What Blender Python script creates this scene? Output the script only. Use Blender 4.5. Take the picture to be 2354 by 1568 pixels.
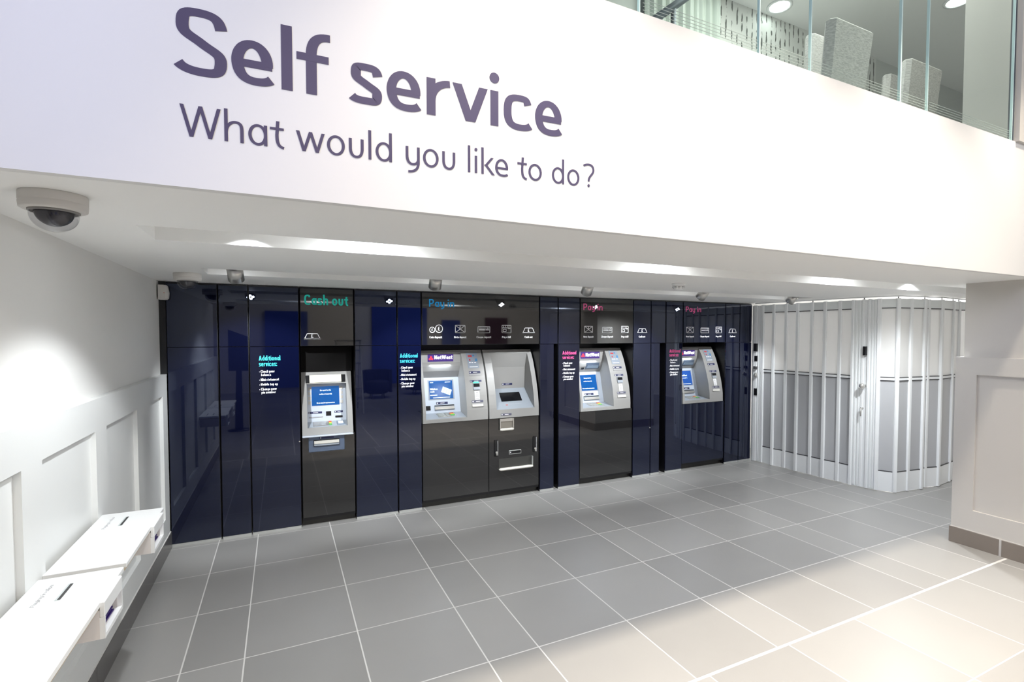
import bpy, math, random
from mathutils import Vector, Matrix
random.seed(7)
for o in list(bpy.data.objects): bpy.data.objects.remove(o)
scene = bpy.context.scene
COL = scene.collection

# ---------------------------------------------------------------- camera, world, exposure
F_PX, CX, CY = 1189.149, 1239.421, 808.950
RIGHT = Vector((0.894822, -0.446422, 0.000789))
UP = Vector((0.014737, 0.031307, 0.999401))
FWD = Vector((0.446180, 0.894274, -0.034593))
CAMZ = 1.65
cd = bpy.data.cameras.new('camera')
cam = bpy.data.objects.new('camera', cd)
COL.objects.link(cam)
cd.sensor_width = 36.0
cd.lens = F_PX / 2354 * 36.0
cd.shift_x = (1177 - CX) / 2354
cd.shift_y = (CY - 784) / 2354
cd.clip_start = 0.02
m = Matrix((RIGHT, UP, -FWD)).transposed().to_4x4()
m.translation = (0, 0, CAMZ)
cam.matrix_world = m
scene.camera = cam

world = bpy.data.worlds.new('world')
scene.world = world
world.use_nodes = True
world.node_tree.nodes['Background'].inputs[0].default_value = (0.80, 0.86, 1.0, 1)
world.node_tree.nodes['Background'].inputs[1].default_value = 0.25

vs = scene.view_settings
vs.view_transform = 'Standard'
vs.look = 'None'
vs.exposure = 0.14
vs.gamma = 1.0
vs.use_curve_mapping = False

# main dimensions (metres)
W = 4.792        # glass wall plane
H = 2.047        # soffit height
XL = -0.824      # upper left wall
XW = -0.785      # left wainscot face
YB = 1.696       # bulkhead face
ZB = 2.924       # bulkhead top
ZC = 5.2         # hall ceiling
XP = 4.77        # pier face


def area(name, loc, target, size, power, color=(1, 1, 1), size_y=None, spread=None):
    l = bpy.data.lights.new(name, 'AREA')
    l.energy = power
    l.color = color
    l.size = size
    if size_y:
        l.shape = 'RECTANGLE'
        l.size_y = size_y
    if spread:
        l.spread = spread
    o = bpy.data.objects.new(name, l)
    COL.objects.link(o)
    o.location = loc
    d = Vector(target) - Vector(loc)
    o.rotation_euler = d.to_track_quat('-Z', 'Y').to_euler()
    return o


def spot(name, loc, target, power, angle, blend=0.5, color=(1, 1, 1), radius=0.03):
    l = bpy.data.lights.new(name, 'SPOT')
    l.energy = power
    l.color = color
    l.spot_size = math.radians(angle)
    l.spot_blend = blend
    l.shadow_soft_size = radius
    o = bpy.data.objects.new(name, l)
    COL.objects.link(o)
    o.location = loc
    d = Vector(target) - Vector(loc)
    o.rotation_euler = d.to_track_quat('-Z', 'Y').to_euler()
    return o


WARM = (1.0, 0.885, 0.74)
COOL = (0.93, 0.97, 1.0)
# banking hall lighting (ceiling luminaires behind and above the camera)
area('hall_ceiling_light', (3.9, -3.7, 5.1), (3.9, -3.7, 0), 5.0, 285, (1.0, 0.985, 0.96), 3.0)
for i, hx in enumerate((0.9, 2.0, 3.1, 4.2)):
    area('hall_spot', (hx, 1.10, 4.0), (hx, 1.25, 0), 0.18, (23, 21, 20, 14)[i], WARM, 0.16, math.radians(75))
spot('hall_track_spot', (-0.05, -2.05, 3.8), (-0.6, 2.4, 0.9), 120, 50, 0.6, WARM, 0.06)
area('blue_side_fill', (-1.9, 0.8, 2.8), (-0.7, 1.7, 2.6), 0.8, 42, (0.45, 0.55, 1.0), 0.9)  # unseen blue fill added to tint the left end of the bulkhead
# downlights in the front trough of the soffit
for tx, ty in ((-0.12, 2.60), (2.40, 2.55), (5.05, 2.62)):
    spot('trough_downlight', (tx, ty, 2.10), (tx, ty, 0), (54, 72, 110)[(tx > 1) + (tx > 4)], 120 if tx < 4 else 150, 0.35 if tx < 4 else 1.0, COOL, 0.03)
# general fill added in the front trough, no fittings behind it
for tx in (0.4, 2.2, 4.0):
    area('trough_fill', (tx, 2.53, 2.13), (tx, 2.53, 0), 0.15, 20, COOL, 1.2)


# ---------------------------------------------------------------- helpers
def P(x, y, ax, v):
    """world point where the sight line of photo pixel (x, y) meets the plane axis=v"""
    d = FWD + (x - CX) / F_PX * RIGHT - (y - CY) / F_PX * UP
    t = (v - CAMZ) / d[2] if ax == 2 else v / d[ax]
    q = d * t
    q[2] += CAMZ
    return q


def interp(z, zz, dd):
    if z <= zz[0]: return dd[0]
    for i in range(len(zz) - 1):
        if z <= zz[i + 1]:
            return dd[i] + (dd[i + 1] - dd[i]) * (z - zz[i]) / (zz[i + 1] - zz[i])
    return dd[-1]


MATS = {}


def mat(name, col, rough=0.5, metal=0.0, emit=None, estr=0.0, bump=None, var=None, **kw):
    if name in MATS: return MATS[name]
    mt = bpy.data.materials.new(name)
    mt.use_nodes = True
    nt = mt.node_tree
    b = nt.nodes['Principled BSDF']
    b.inputs['Base Color'].default_value = (*col, 1)
    b.inputs['Roughness'].default_value = rough
    b.inputs['Metallic'].default_value = metal
    if emit:
        b.inputs['Emission Color'].default_value = (*emit, 1)
        b.inputs['Emission Strength'].default_value = estr
    for k, v in kw.items():
        b.inputs[k.replace('_', ' ')].default_value = v
    tc = nt.nodes.new('ShaderNodeTexCoord')
    if var:
        n = nt.nodes.new('ShaderNodeTexNoise')
        n.inputs['Scale'].default_value = var[0]
        n.inputs['Detail'].default_value = 4
        nt.links.new(tc.outputs['Object'], n.inputs['Vector'])
        mx = nt.nodes.new('ShaderNodeMix')
        mx.data_type = 'RGBA'
        k = var[1]
        mx.inputs[6].default_value = (*[c * (1 - k) for c in col], 1)
        mx.inputs[7].default_value = (*[min(1, c * (1 + k)) for c in col], 1)
        nt.links.new(n.outputs['Fac'], mx.inputs[0])
        nt.links.new(mx.outputs[2], b.inputs['Base Color'])
    if bump:
        n = nt.nodes.new('ShaderNodeTexNoise')
        n.inputs['Scale'].default_value = bump[0]
        nt.links.new(tc.outputs['Object'], n.inputs['Vector'])
        bp = nt.nodes.new('ShaderNodeBump')
        bp.inputs['Strength'].default_value = bump[1]
        bp.inputs['Distance'].default_value = 0.002
        nt.links.new(n.outputs['Fac'], bp.inputs['Height'])
        nt.links.new(bp.outputs['Normal'], b.inputs['Normal'])
    MATS[name] = mt
    return mt


def srgb(r, g, b):
    f = lambda c: (c / 255 / 12.92) if c / 255 <= 0.04045 else ((c / 255 + 0.055) / 1.055) ** 2.4
    return (f(r), f(g), f(b))


M_WALL = mat('white_wall_paint', (0.80, 0.795, 0.775), 0.55, bump=(120, 0.05))
M_BULK = mat('white_bulkhead_paint', (0.76, 0.757, 0.75), 0.55)
M_WAIN = mat('pale_grey_wainscot_paint', (0.74, 0.75, 0.74), 0.4)
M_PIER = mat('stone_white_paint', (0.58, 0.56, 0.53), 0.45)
M_CEIL = mat('white_ceiling_paint', (0.90, 0.90, 0.885), 0.6)
M_HALL = mat('hall_wall_paint', (0.70, 0.66, 0.62), 0.6)
M_BASE = mat('dark_grey_tile_skirting', (0.12, 0.115, 0.11), 0.25, var=(6, 0.12))
M_GROUT = mat('pale_grout', (0.62, 0.61, 0.59), 0.8)
M_NAVY = mat('navy_back_painted_glass', (0.0025, 0.0035, 0.016), 0.02, Specular_IOR_Level=1.0, Specular_Tint=(.72, .80, 1.0, 1))
M_CHAR = mat('charcoal_back_painted_glass', (0.009, 0.009, 0.010), 0.03, Specular_IOR_Level=0.95)
M_BLACK = mat('black_carcass', (0.006, 0.006, 0.008), 0.35)
M_PLINTH = mat('black_plinth', (0.02, 0.019, 0.017), 0.3)
M_STRIP = mat('brushed_aluminium_strip', (0.62, 0.64, 0.62), 0.35, 0.6)
M_FASCIA = mat('warm_grey_moulded_plastic', (0.33, 0.326, 0.315), 0.38, bump=(600, 0.04))
M_FAS2 = mat('silver_grey_plastic', (0.36, 0.40, 0.45), 0.32, 0.1)
M_PLATE = mat('pale_cool_grey_plastic', (0.60, 0.66, 0.75), 0.3, 0.05)
M_DARK = mat('black_gloss_plastic', (0.008, 0.008, 0.01), 0.15)
M_STEEL = mat('brushed_steel', (0.72, 0.71, 0.68), 0.28, 0.9)
M_CREAM = mat('cream_enamel', (0.72, 0.70, 0.64), 0.35)
M_LABEL = mat('navy_label', (0.02, 0.025, 0.09), 0.4)
M_WHITE = mat('white_vinyl', (0.88, 0.88, 0.9), 0.5)
M_GREYT = mat('grey_print', (0.35, 0.35, 0.36), 0.5)
M_LAM = mat('white_laminate', (0.86, 0.87, 0.87), 0.3)
M_EDGE = mat('birch_ply_edge', (0.60, 0.52, 0.40), 0.6)
M_GRN = mat('green_card_slot_light', (0.05, 0.5, 0.3), 0.4, emit=(0.08, 0.8, 0.5), estr=0.6)
M_RED = mat('red_key', (0.6, 0.08, 0.05), 0.4)
M_YEL = mat('yellow_key', (0.7, 0.55, 0.08), 0.4)
M_GKEY = mat('green_key', (0.1, 0.45, 0.12), 0.4)


class MB:
    """collects shapes in world coordinates and links them as one mesh"""
    def __init__(s): s.v, s.f, s.mi, s.sm = [], [], [], []

    def face(s, idx, mi=0, sm=False):
        s.f.append(idx); s.mi.append(mi); s.sm.append(sm)

    def box(s, x0, x1, y0, y1, z0, z1, mi=0):
        b = len(s.v)
        s.v += [(x, y, z) for z in (z0, z1) for y in (y0, y1) for x in (x0, x1)]
        for q in ((0, 2, 3, 1), (4, 5, 7, 6), (0, 1, 5, 4), (2, 6, 7, 3), (0, 4, 6, 2), (1, 3, 7, 5)):
            s.face([b + i for i in q], mi)
        return s

    def bbox(s, x0, x1, y0, y1, z0, z1, r=0.005, mi=0):
        """box with chamfered vertical and top edges"""
        r = min(r, (x1 - x0) / 2.01, (y1 - y0) / 2.01, (z1 - z0) / 2.01)
        rings = []
        for z, i in ((z0, r), (z0 + r, 0), (z1 - r, 0), (z1, r)):
            X0, X1, Y0, Y1 = x0 + i, x1 - i, y0 + i, y1 - i
            rings.append([(X0 + r, Y0, z), (X1 - r, Y0, z), (X1, Y0 + r, z), (X1, Y1 - r, z), (X1 - r, Y1, z), (X0 + r, Y1, z), (X0, Y1 - r, z), (X0, Y0 + r, z)])
        s.loft(rings, mi=mi)
        return s

    def loft(s, rings, closed=True, caps=True, mi=0, sm=False):
        b = len(s.v)
        n = len(rings[0])
        for r in rings: s.v += [tuple(p) for p in r]
        for k in range(len(rings) - 1):
            for i in range(n if closed else n - 1):
                j = (i + 1) % n
                s.face([b + k * n + i, b + k * n + j, b + (k + 1) * n + j, b + (k + 1) * n + i], mi, sm)
        if caps:
            s.face([b + i for i in reversed(range(n))], mi)
            s.face([b + (len(rings) - 1) * n + i for i in range(n)], mi)
        return s

    def cyl(s, p0, p1, r0, r1=None, n=20, mi=0, sm=True, caps=True):
        r1 = r0 if r1 is None else r1
        p0, p1 = Vector(p0), Vector(p1)
        d = (p1 - p0).normalized()
        a = d.orthogonal().normalized()
        c = d.cross(a)
        R = lambda p, r: [p + r * (math.cos(2 * math.pi * i / n) * a + math.sin(2 * math.pi * i / n) * c) for i in range(n)]
        return s.loft([R(p0, r0), R(p1, r1)], mi=mi, sm=sm, caps=caps)

    def lathe(s, c, prof, n=40, mi=0, axis='z'):
        """prof: list of (radius, height) about a vertical axis through c"""
        c = Vector(c)
        rings = []
        for r, h in prof:
            r = max(r, 1e-4)
            rings.append([c + Vector((r * math.cos(2 * math.pi * i / n), r * math.sin(2 * math.pi * i / n), h)) for i in range(n)])
        return s.loft(rings, mi=mi, sm=True)

    def prism(s, pts, off, mi=0):
        """polygon pts extruded by vector off"""
        off = Vector(off)
        a = [Vector(p) for p in pts]
        return s.loft([a, [p + off for p in a]], mi=mi)

    def prof(s, x0, x1, poly, mi=0):
        """(y, z) polygon extruded along x"""
        return s.prism([(x0, y, z) for y, z in poly], (x1 - x0, 0, 0), mi)

    def ribbon(s, pts, w, O, U, V, N, th=0.0012, wh=None, mi=0):
        """flat stroke along 2-D pts in the frame O,U,V, raised th along N"""
        wh = w if wh is None else wh
        n = len(pts)
        L, R = [], []
        for i in range(n):
            a = pts[max(0, i - 1)]; c = pts[min(n - 1, i + 1)]
            dx, dy = c[0] - a[0], c[1] - a[1]
            l = math.hypot(dx, dy) or 1
            nx, ny = -dy / l, dx / l
            hw = 0.5 * (w * abs(nx) + wh * abs(ny)) / max(1e-6, math.hypot(nx, ny)) if True else w
            hw = 0.5 * math.sqrt((w * nx) ** 2 + (wh * ny) ** 2)
            L.append((pts[i][0] + nx * hw, pts[i][1] + ny * hw))
            R.append((pts[i][0] - nx * hw, pts[i][1] - ny * hw))
        b = len(s.v)
        T = lambda q, k: tuple(O + U * q[0] + V * q[1] + N * k)
        for i in range(n):
            s.v += [T(L[i], th), T(R[i], th), T(L[i], 0), T(R[i], 0)]
        for i in range(n - 1):
            p, q = b + 4 * i, b + 4 * i + 4
            s.face([p, p + 1, q + 1, q], mi)
            s.face([p, q, q + 2, p + 2], mi)
            s.face([p + 1, p + 3, q + 3, q + 1], mi)
        s.face([b, b + 2, b + 3, b + 1], mi)
        e = b + 4 * (n - 1)
        s.face([e, e + 1, e + 3, e + 2], mi)
        return s

    def poly2(s, pts, O, U, V, N, th=0.0012, mi=0):
        a = [O + U * p[0] + V * p[1] for p in pts]
        return s.loft([a, [p + N * th for p in a]], mi=mi)

    def build(s, name, mats, parent=None, origin=None, recalc=True):
        if not isinstance(mats, (list, tuple)): mats = [mats]
        if parent is not None:
            r = parent
            while r.parent is not None: r = r.parent
            o0 = Vector(r.location)
        elif origin is not None: o0 = Vector(origin)
        else:
            xs = [p[0] for p in s.v]; ys = [p[1] for p in s.v]; zs = [p[2] for p in s.v]
            o0 = Vector(((min(xs) + max(xs)) / 2, (min(ys) + max(ys)) / 2, min(zs)))
        me = bpy.data.meshes.new(name)
        me.from_pydata([tuple(Vector(p) - o0) for p in s.v], [], s.f)
        for mm in mats: me.materials.append(mm)
        me.polygons.foreach_set('material_index', s.mi)
        me.polygons.foreach_set('use_smooth', s.sm)
        if recalc:
            import bmesh
            bm = bmesh.new(); bm.from_mesh(me)
            bmesh.ops.recalc_face_normals(bm, faces=bm.faces)
            bm.to_mesh(me); bm.free()
        me.update()
        o = bpy.data.objects.new(name, me)
        COL.objects.link(o)
        if parent is not None: o.parent = parent
        else: o.location = o0
        return o


def tag(o, label=None, cat=None, group=None, kind=None):
    if label: o['label'] = label
    if cat: o['category'] = cat
    if group: o['group'] = group
    if kind: o['kind'] = kind
    return o


def thing(name, loc, label, cat, group=None):
    o = bpy.data.objects.new(name, None)
    o.empty_display_size = 0.1
    COL.objects.link(o)
    o.location = loc
    return tag(o, label, cat, group)


def struct(mb, name, mats, **k):
    return tag(mb.build(name, mats, **k), kind='structure')


# ---------------------------------------------------------------- stroke lettering
def ell(cx, cy, rx, ry, a0, a1, n=28):
    return [(cx + rx * math.cos(math.radians(a0 + (a1 - a0) * i / n)), cy + ry * math.sin(math.radians(a0 + (a1 - a0) * i / n))) for i in range(n + 1)]


def bez(*c, n=12):
    out = [c[0]]
    for k in range(0, len(c) - 1, 3):
        a, b, d, e = c[k:k + 4]
        for i in range(1, n + 1):
            t = i / n; u = 1 - t
            out.append((u**3*a[0] + 3*u*u*t*b[0] + 3*u*t*t*d[0] + t**3*e[0], u**3*a[1] + 3*u*u*t*b[1] + 3*u*t*t*d[1] + t**3*e[1]))
    return out


XH, ASC, CAP = 0.645, 1.0, 0.945
GW = dict(l=.16, i=.17, o=.60, e=.56, c=.50, s=.46, f=.44, r=.38, v=.56, w=.80, W=1.06, h=.55, n=.55, m=.86, a=.54, d=.57, b=.57, p=.57, q=.57, g=.55,
          u=.54, y=.52, t=.42, k=.52, S=.60, C=.66, P=.60, A=.70, N=.70, M=.86)
GW['?'] = .48; GW[':'] = .17; GW['.'] = .17; GW['£'] = .56; GW['-'] = .3


def glyph(ch, Wd, w, wh):
    """strokes ('r', pts) ribbons, ('p', pts) polygons for a letter Wd wide"""
    h, g = w / 2, wh / 2
    x = XH
    st = lambda xc, y0, y1: ('p', [(xc - h, y0), (xc + h, y0), (xc + h, y1), (xc - h, y1)])
    bar = lambda x0, x1, y: ('p', [(x0, y - g), (x1, y - g), (x1, y + g), (x0, y + g)])
    def dg(x0, y0, x1, y1, k=1.0):
        hw = h * k
        return ('p', [(x0 - hw, y0), (x0 + hw, y0), (x1 + hw, y1), (x1 - hw, y1)])
    dot = lambda cx, cy, r: ('p', ell(cx, cy, r, r, 0, 345, 23))
    r = lambda p: ('r', p)
    oval = r(ell(Wd / 2, x / 2, Wd / 2 - h, x / 2 + .012 - g, 0, 360, 44))
    def bowl(top=x, x0=h, x1=Wd - h, cy=x / 2, ry=x / 2 + .012 - g):
        return r(ell((x0 + x1) / 2, cy, (x1 - x0) / 2, ry, 0, 360, 40))
    arch = lambda x0, x1, y0=0: [r(bez((x0, x * .45), (x0 + .01, x * .8), (x0 + (x1 - x0) * .35, x - g + .01), (x0 + (x1 - x0) * .58, x - g + .01),
                                       (x0 + (x1 - x0) * .9, x - g + .01), (x1, x * .85), (x1, x * .55))), st(x1, y0, x * .56)]
    if ch == 'l': return [st(Wd / 2, 0, ASC)]
    if ch == 'i': return [st(Wd / 2, 0, x), dot(Wd / 2, x + .235, min(Wd / 2, w * .62))]
    if ch == 'o': return [oval]
    if ch == 'e':
        cy = x / 2; ry = x / 2 + .012 - g
        return [bar(h * .9, Wd - h * .15, cy - .02), r(ell(Wd / 2, cy, Wd / 2 - h, ry, -6, 200, 30)),
                r(bez((h, cy + .03), (h, cy * .35), (Wd * .32, g - .012), (Wd * .58, g - .012), (Wd * .74, g - .012), (Wd * .86, g), (Wd * .95, g + .045)))]
    if ch in 'cC':
        X = x if ch == 'c' else CAP
        cy = X / 2
        return [r(bez((Wd - h * .9, X * .76), (Wd - h * 1.3, X * .93), (Wd * .78, X + .012 - g), (Wd * .55, X + .012 - g), (Wd * .2, X + .012 - g), (h, X * .8), (h, cy),
                      (h, X * .2), (Wd * .25, g - .012), (Wd * .58, g - .012), (Wd * .74, g - .012), (Wd * .88, g), (Wd * .97, g + .045)))]
    if ch in 'sS':
        X = x if ch == 's' else CAP
        return [r(bez((Wd - h * .85, X * .74), (Wd - h * 1.15, X * .92), (Wd * .72, X + .012 - g), (Wd * .48, X + .012 - g), (Wd * .2, X + .012 - g), (h, X * .93), (h, X * .74),
                      (h, X * .60), (Wd * .30, X * .585), (Wd * .5, X * .49), (Wd * .70, X * .395), (Wd - h, X * .38), (Wd - h, X * .25),
                      (Wd - h, X * .07), (Wd * .78, g - .012), (Wd * .5, g - .012), (Wd * .3, g - .012), (Wd * .12, X * .07), (Wd * .03, X * .15)))]
    if ch == 'f':
        xs = Wd * .43
        return [st(xs, 0, .62), r(bez((xs, .6), (xs, .84), (Wd * .62, 1 - g), (Wd, 1 - g - .01))), bar(0, Wd * .95, x - g - .01)]
    if ch == 'r':
        return [st(h, 0, x), r(bez((h, x * .4), (h + .01, x * .75), (Wd * .62, x - g), (Wd, x - g + .005)))]
    if ch == 'v': return [dg(h, x, Wd / 2 - h * .1, 0, 1.08), dg(Wd - h, x, Wd / 2 + h * .1, 0, 1.08)]
    if ch in 'wW':
        X = x if ch == 'w' else CAP
        return [dg(h, X, Wd * .27, 0, 1.04), dg(Wd * .5, X, Wd * .27, 0, 1.04), dg(Wd * .5, X, Wd * .73, 0, 1.04), dg(Wd - h, X, Wd * .73, 0, 1.04)]
    if ch == 'h': return [st(h, 0, ASC)] + arch(h, Wd - h)
    if ch == 'n': return [st(h, 0, x)] + arch(h, Wd - h)
    if ch == 'm': return [st(h, 0, x)] + arch(h, Wd / 2) + arch(Wd / 2, Wd - h)
    if ch == 'a': return [bowl(), st(Wd - h, 0, x)]
    if ch == 'd': return [bowl(), st(Wd - h, 0, ASC)]
    if ch == 'b': return [bowl(), st(h, 0, ASC)]
    if ch == 'p': return [bowl(), st(h, -.27, x)]
    if ch == 'q': return [bowl(), st(Wd - h, -.27, x)]
    tail = r(bez((Wd - h, .1), (Wd - h, -.15), (Wd * .6, -.28 + g), (Wd * .18, -.28 + g)))
    cup = r(bez((h, x * .5), (h, x * .15), (Wd * .3, g - .012), (Wd * .5, g - .012), (Wd * .7, g - .012), (Wd - h, x * .15), (Wd - h, x * .5)))
    if ch == 'g': return [bowl(), st(Wd - h, .08, x), tail]
    if ch == 'u': return [st(h, x * .48, x), st(Wd - h, x * .48, x), cup]
    if ch == 'y': return [st(h, x * .48, x), st(Wd - h, .08, x), r(bez((h, x * .5), (h, x * .15), (Wd * .3, g - .012), (Wd * .5, g - .012), (Wd * .68, g - .012), (Wd - h, x * .12), (Wd - h, x * .4))), tail]
    if ch == 't':
        xs = Wd * .5
        return [dg(xs + .03, .84, xs, .4), r(bez((xs, .42), (xs, .18), (xs + .02, .03), (Wd, -.02 + g * .6))), bar(0, Wd, x - g - .01)]
    if ch == 'k': return [st(h, 0, ASC), dg(Wd * .86, x, Wd * .34, x * .5, 1.15), dg(Wd * .34, x * .56, Wd - h * .6, 0, 1.2)]
    if ch == '?': return [r(bez((Wd * .06, .88), (Wd * .25, 1.0 - g), (Wd * .9, 1.08 - g), (Wd - h, .74), (Wd - h, .55), (Wd * .5, .5), (Wd * .5, .25))), dot(Wd * .5, .07, w * .62)]
    if ch == ':': return [dot(Wd / 2, .09, w * .62), dot(Wd / 2, x - .09, w * .62)]
    if ch == '.': return [dot(Wd / 2, .3, w * .7)]
    if ch == 'P': return [st(h, 0, CAP), r(bez((h, CAP - g), (Wd * .5, CAP - g), (Wd - h, CAP), (Wd - h, CAP * .71), (Wd - h, CAP * .42), (Wd * .5, CAP * .42), (h, CAP * .42)))]
    if ch == 'A': return [dg(h, 0, Wd / 2, CAP, 1.1), dg(Wd - h, 0, Wd / 2, CAP, 1.1), bar(Wd * .2, Wd * .8, .3)]
    if ch == 'N': return [st(h, 0, CAP), st(Wd - h, 0, CAP), dg(h, CAP, Wd - h, 0, 1.15)]
    if ch == 'M': return [st(h, 0, CAP), st(Wd - h, 0, CAP), dg(h * 1.2, CAP, Wd / 2, .1, 1.1), dg(Wd - h * 1.2, CAP, Wd / 2, .1, 1.1)]
    if ch == '£': return [bar(0, Wd, g), bar(0, Wd * .8, .46), r(bez((Wd * .9, .82), (Wd * .8, 1 - g), (Wd * .25, 1.05 - g), (Wd * .28, .66), (Wd * .3, .4), (Wd * .36, .2), (Wd * .1, g)))]
    if ch == '-': return [bar(0, Wd, .33)]
    return []


def lay(mb, ch, x0, x1, size, O, U, V, N, w, k=.8, th=.0012, mi=0):
    Wd = (x1 - x0) / size
    for si, (kind, pts) in enumerate(glyph(ch, Wd, w, w * k)):
        th += .00009
        pts = [(x0 + p[0] * size, p[1] * size) for p in pts]
        if kind == 'p': mb.poly2(pts, O, U, V, N, th, mi)
        else: mb.ribbon(pts, w * size, O, U, V, N, th, w * k * size, mi)


def text(mb, s, O, U, V, N, size, w=.14, width=None, k=.85, gap=.10, th=.0012, mi=0):
    O, U, V, N = Vector(O), Vector(U), Vector(V), Vector(N)
    adv = []
    x = 0
    for ch in s:
        if ch == ' ': x += .30; continue
        g = GW[ch] * (1 + (w - .12) * .5)
        if ch in 'li:.': g = max(g, w * 1.05)
        adv.append((ch, x, x + g)); x += g + gap
    tot = x - gap
    f = width / (tot * size) if width else 1
    for ch, a, b in adv:
        lay(mb, ch, a * size * f, b * size * f, size, O, U, V, N, w, k, th, mi)
    return tot * size * f


X_, Y_, Z_ = Vector((1, 0, 0)), Vector((0, 1, 0)), Vector((0, 0, 1))
NF = Vector((0, -1, 0))  # faces the camera side


def wtext(mb, s, x, z, size, y=None, **k):
    return text(mb, s, (x, (W if y is None else y) - .0002, z), X_, Z_, NF, size, **k)


# ---------------------------------------------------------------- floor
tile_x = [-.78 - .28 - .56 - .28, -.78 - .28 - .56, -.78 - .28 + .0, -.463, -.19, .356, .912, 1.193, 1.757, 2.319, 2.606, 3.164, 3.704, 3.989, 4.518, 5.04, 5.32, 5.87, 6.42, 6.70, 7.26, 7.82, 8.1, 8.6, 9.1]
rows_far = [1.8235, 2.393, 2.973, 3.558, 4.147, 4.735, 5.32]
fb = MB()
tiles = []
def tile(x0, x1, y0, y1, g=.0035):
    b = len(fb.v)
    fb.v += [(x0 + g, y0 + g, 0), (x1 - g, y0 + g, 0), (x1 - g, y1 - g, 0), (x0 + g, y1 - g, 0)]
    fb.face([b, b + 1, b + 2, b + 3], 0)
for j in range(len(rows_far) - 1):
    for i in range(len(tile_x) - 1):
        tile(tile_x[i], tile_x[i + 1], rows_far[j] + (.005 if j == 0 else 0), rows_far[j + 1])
tx2 = [2.39 + .56 * k for k in range(-14, 13)]
ry2 = [1.8235 - .585 * k for k in range(0, 16)]
for j in range(len(ry2) - 1):
    for i in range(len(tx2) - 1):
        tile(tx2[i], tx2[i + 1], ry2[j + 1], ry2[j] - (.005 if j == 0 else 0))
b = len(fb.v)
fb.v += [(-5.6, -7.2, -.0005), (9.3, -7.2, -.0005), (9.3, 5.4, -.0005), (-5.6, 5.4, -.0005)]
fb.face([b, b + 1, b + 2, b + 3], 1)
M_TILE = mat('grey_porcelain_tile', (0.34, 0.33, 0.315), 0.33, bump=(40, 0.03), Specular_IOR_Level=0.55)
nt = M_TILE.node_tree
at = nt.nodes.new('ShaderNodeAttribute'); at.attribute_name = 'tilevar'
nz = nt.nodes.new('ShaderNodeTexNoise'); nz.inputs['Scale'].default_value = 3.0; nz.inputs['Detail'].default_value = 6
tc = nt.nodes.new('ShaderNodeTexCoord'); nt.links.new(tc.outputs['Object'], nz.inputs['Vector'])
ma = nt.nodes.new('ShaderNodeMath'); ma.operation = 'MULTIPLY_ADD'
nt.links.new(nz.outputs['Fac'], ma.inputs[0]); ma.inputs[1].default_value = .25; nt.links.new(at.outputs['Fac'], ma.inputs[2])
cr = nt.nodes.new('ShaderNodeMix'); cr.data_type = 'RGBA'
cr.inputs[6].default_value = (0.25, 0.245, 0.237, 1); cr.inputs[7].default_value = (0.35, 0.343, 0.33, 1)
nt.links.new(ma.outputs[0], cr.inputs[0]); nt.links.new(cr.outputs[2], nt.nodes['Principled BSDF'].inputs['Base Color'])
floor = struct(fb, 'floor', [M_TILE, M_GROUT], origin=(0, 0, 0), recalc=False)
fa = floor.data.attributes.new('tilevar', 'FLOAT', 'FACE')
fa.data.foreach_set('value', [random.uniform(.1, .65) for _ in floor.data.polygons])

# ---------------------------------------------------------------- soffit with two lighting troughs
T1 = (-0.47, 7.2, 2.36, 2.69)
T2 = (-0.43, 5.20, 3.735, 4.09)
cb = MB()
SX0, SX1, SY1 = XL - .1, 9.2, 5.4
top = 2.17
def slab(x0, x1, y0, y1): cb.box(x0, x1, y0, y1, H, 2.30)
slab(SX0, SX1, YB + .031, T1[2]); slab(SX0, SX1, T1[3], T2[2]); slab(SX0, SX1, T2[3], SY1)
slab(SX0, T1[0], T1[2], T1[3]); slab(T1[1], SX1, T1[2], T1[3])
slab(SX0, T2[0], T2[2], T2[3]); slab(T2[1], SX1, T2[2], T2[3])
cb.box(T1[0], T1[1], T1[2], T1[3], top, 2.30); cb.box(T2[0], T2[1], T2[2], T2[3], top, 2.30)
struct(cb, 'ceiling', M_CEIL)
# bulkhead face and mezzanine edge
wb = MB().box(-5.5, 9.2, YB, YB + .03, H, ZB)
struct(wb, 'wall_front', M_BULK)
struct(MB().box(-5.5, 9.2, YB + .031, 4.3, 2.84, ZB - .004), 'floor_mezzanine', M_BULK)

# ---------------------------------------------------------------- left wall
lw = MB()
lw.box(XL - .3, XL, 1.30, 5.3, 0, H)
struct(lw, 'wall_left', M_WALL)
wl = MB()
zr, z0, z1 = 1.341, .127, 1.19
rec = [(1.72 - .77, 2.33 - .77 - 0.04), (1.70, 2.31), (2.48, 3.09), (3.26, 3.87), (4.02, 4.63)]
wl.box(XL, XW - .022, 1.30, W, .127, zr)
ys = [1.30] + [v for r in rec[1:] for v in r] + [W]
for a, c in zip(ys[0::2], ys[1::2]): wl.box(XW - .022, XW, a, c, .127, zr)
for a, c in rec[1:]:
    wl.box(XW - .022, XW, a, c, 1.19, zr); wl.box(XW - .022, XW, a, c, .127, .27)
struct(wl, 'trim_1', M_WAIN)
bl = MB()
ey = [1.30, 1.8235, 2.393, 2.973, 3.558, 4.147, W]
for a, c in zip(ey[:-1], ey[1:]): bl.box(XW - .02, -.775, a + .0015, c - .0015, 0, .125, 0)
bl.box(XL, -.779, 1.30, W, 0, .127, 1)
struct(bl, 'baseboard_left', [M_BASE, M_GROUT])

# ---------------------------------------------------------------- pier on the right
pb = MB()
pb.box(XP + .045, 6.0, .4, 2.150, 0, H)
pb.box(XP + .020, 6.0, .38, 2.164, .127, 1.4728)
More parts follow.
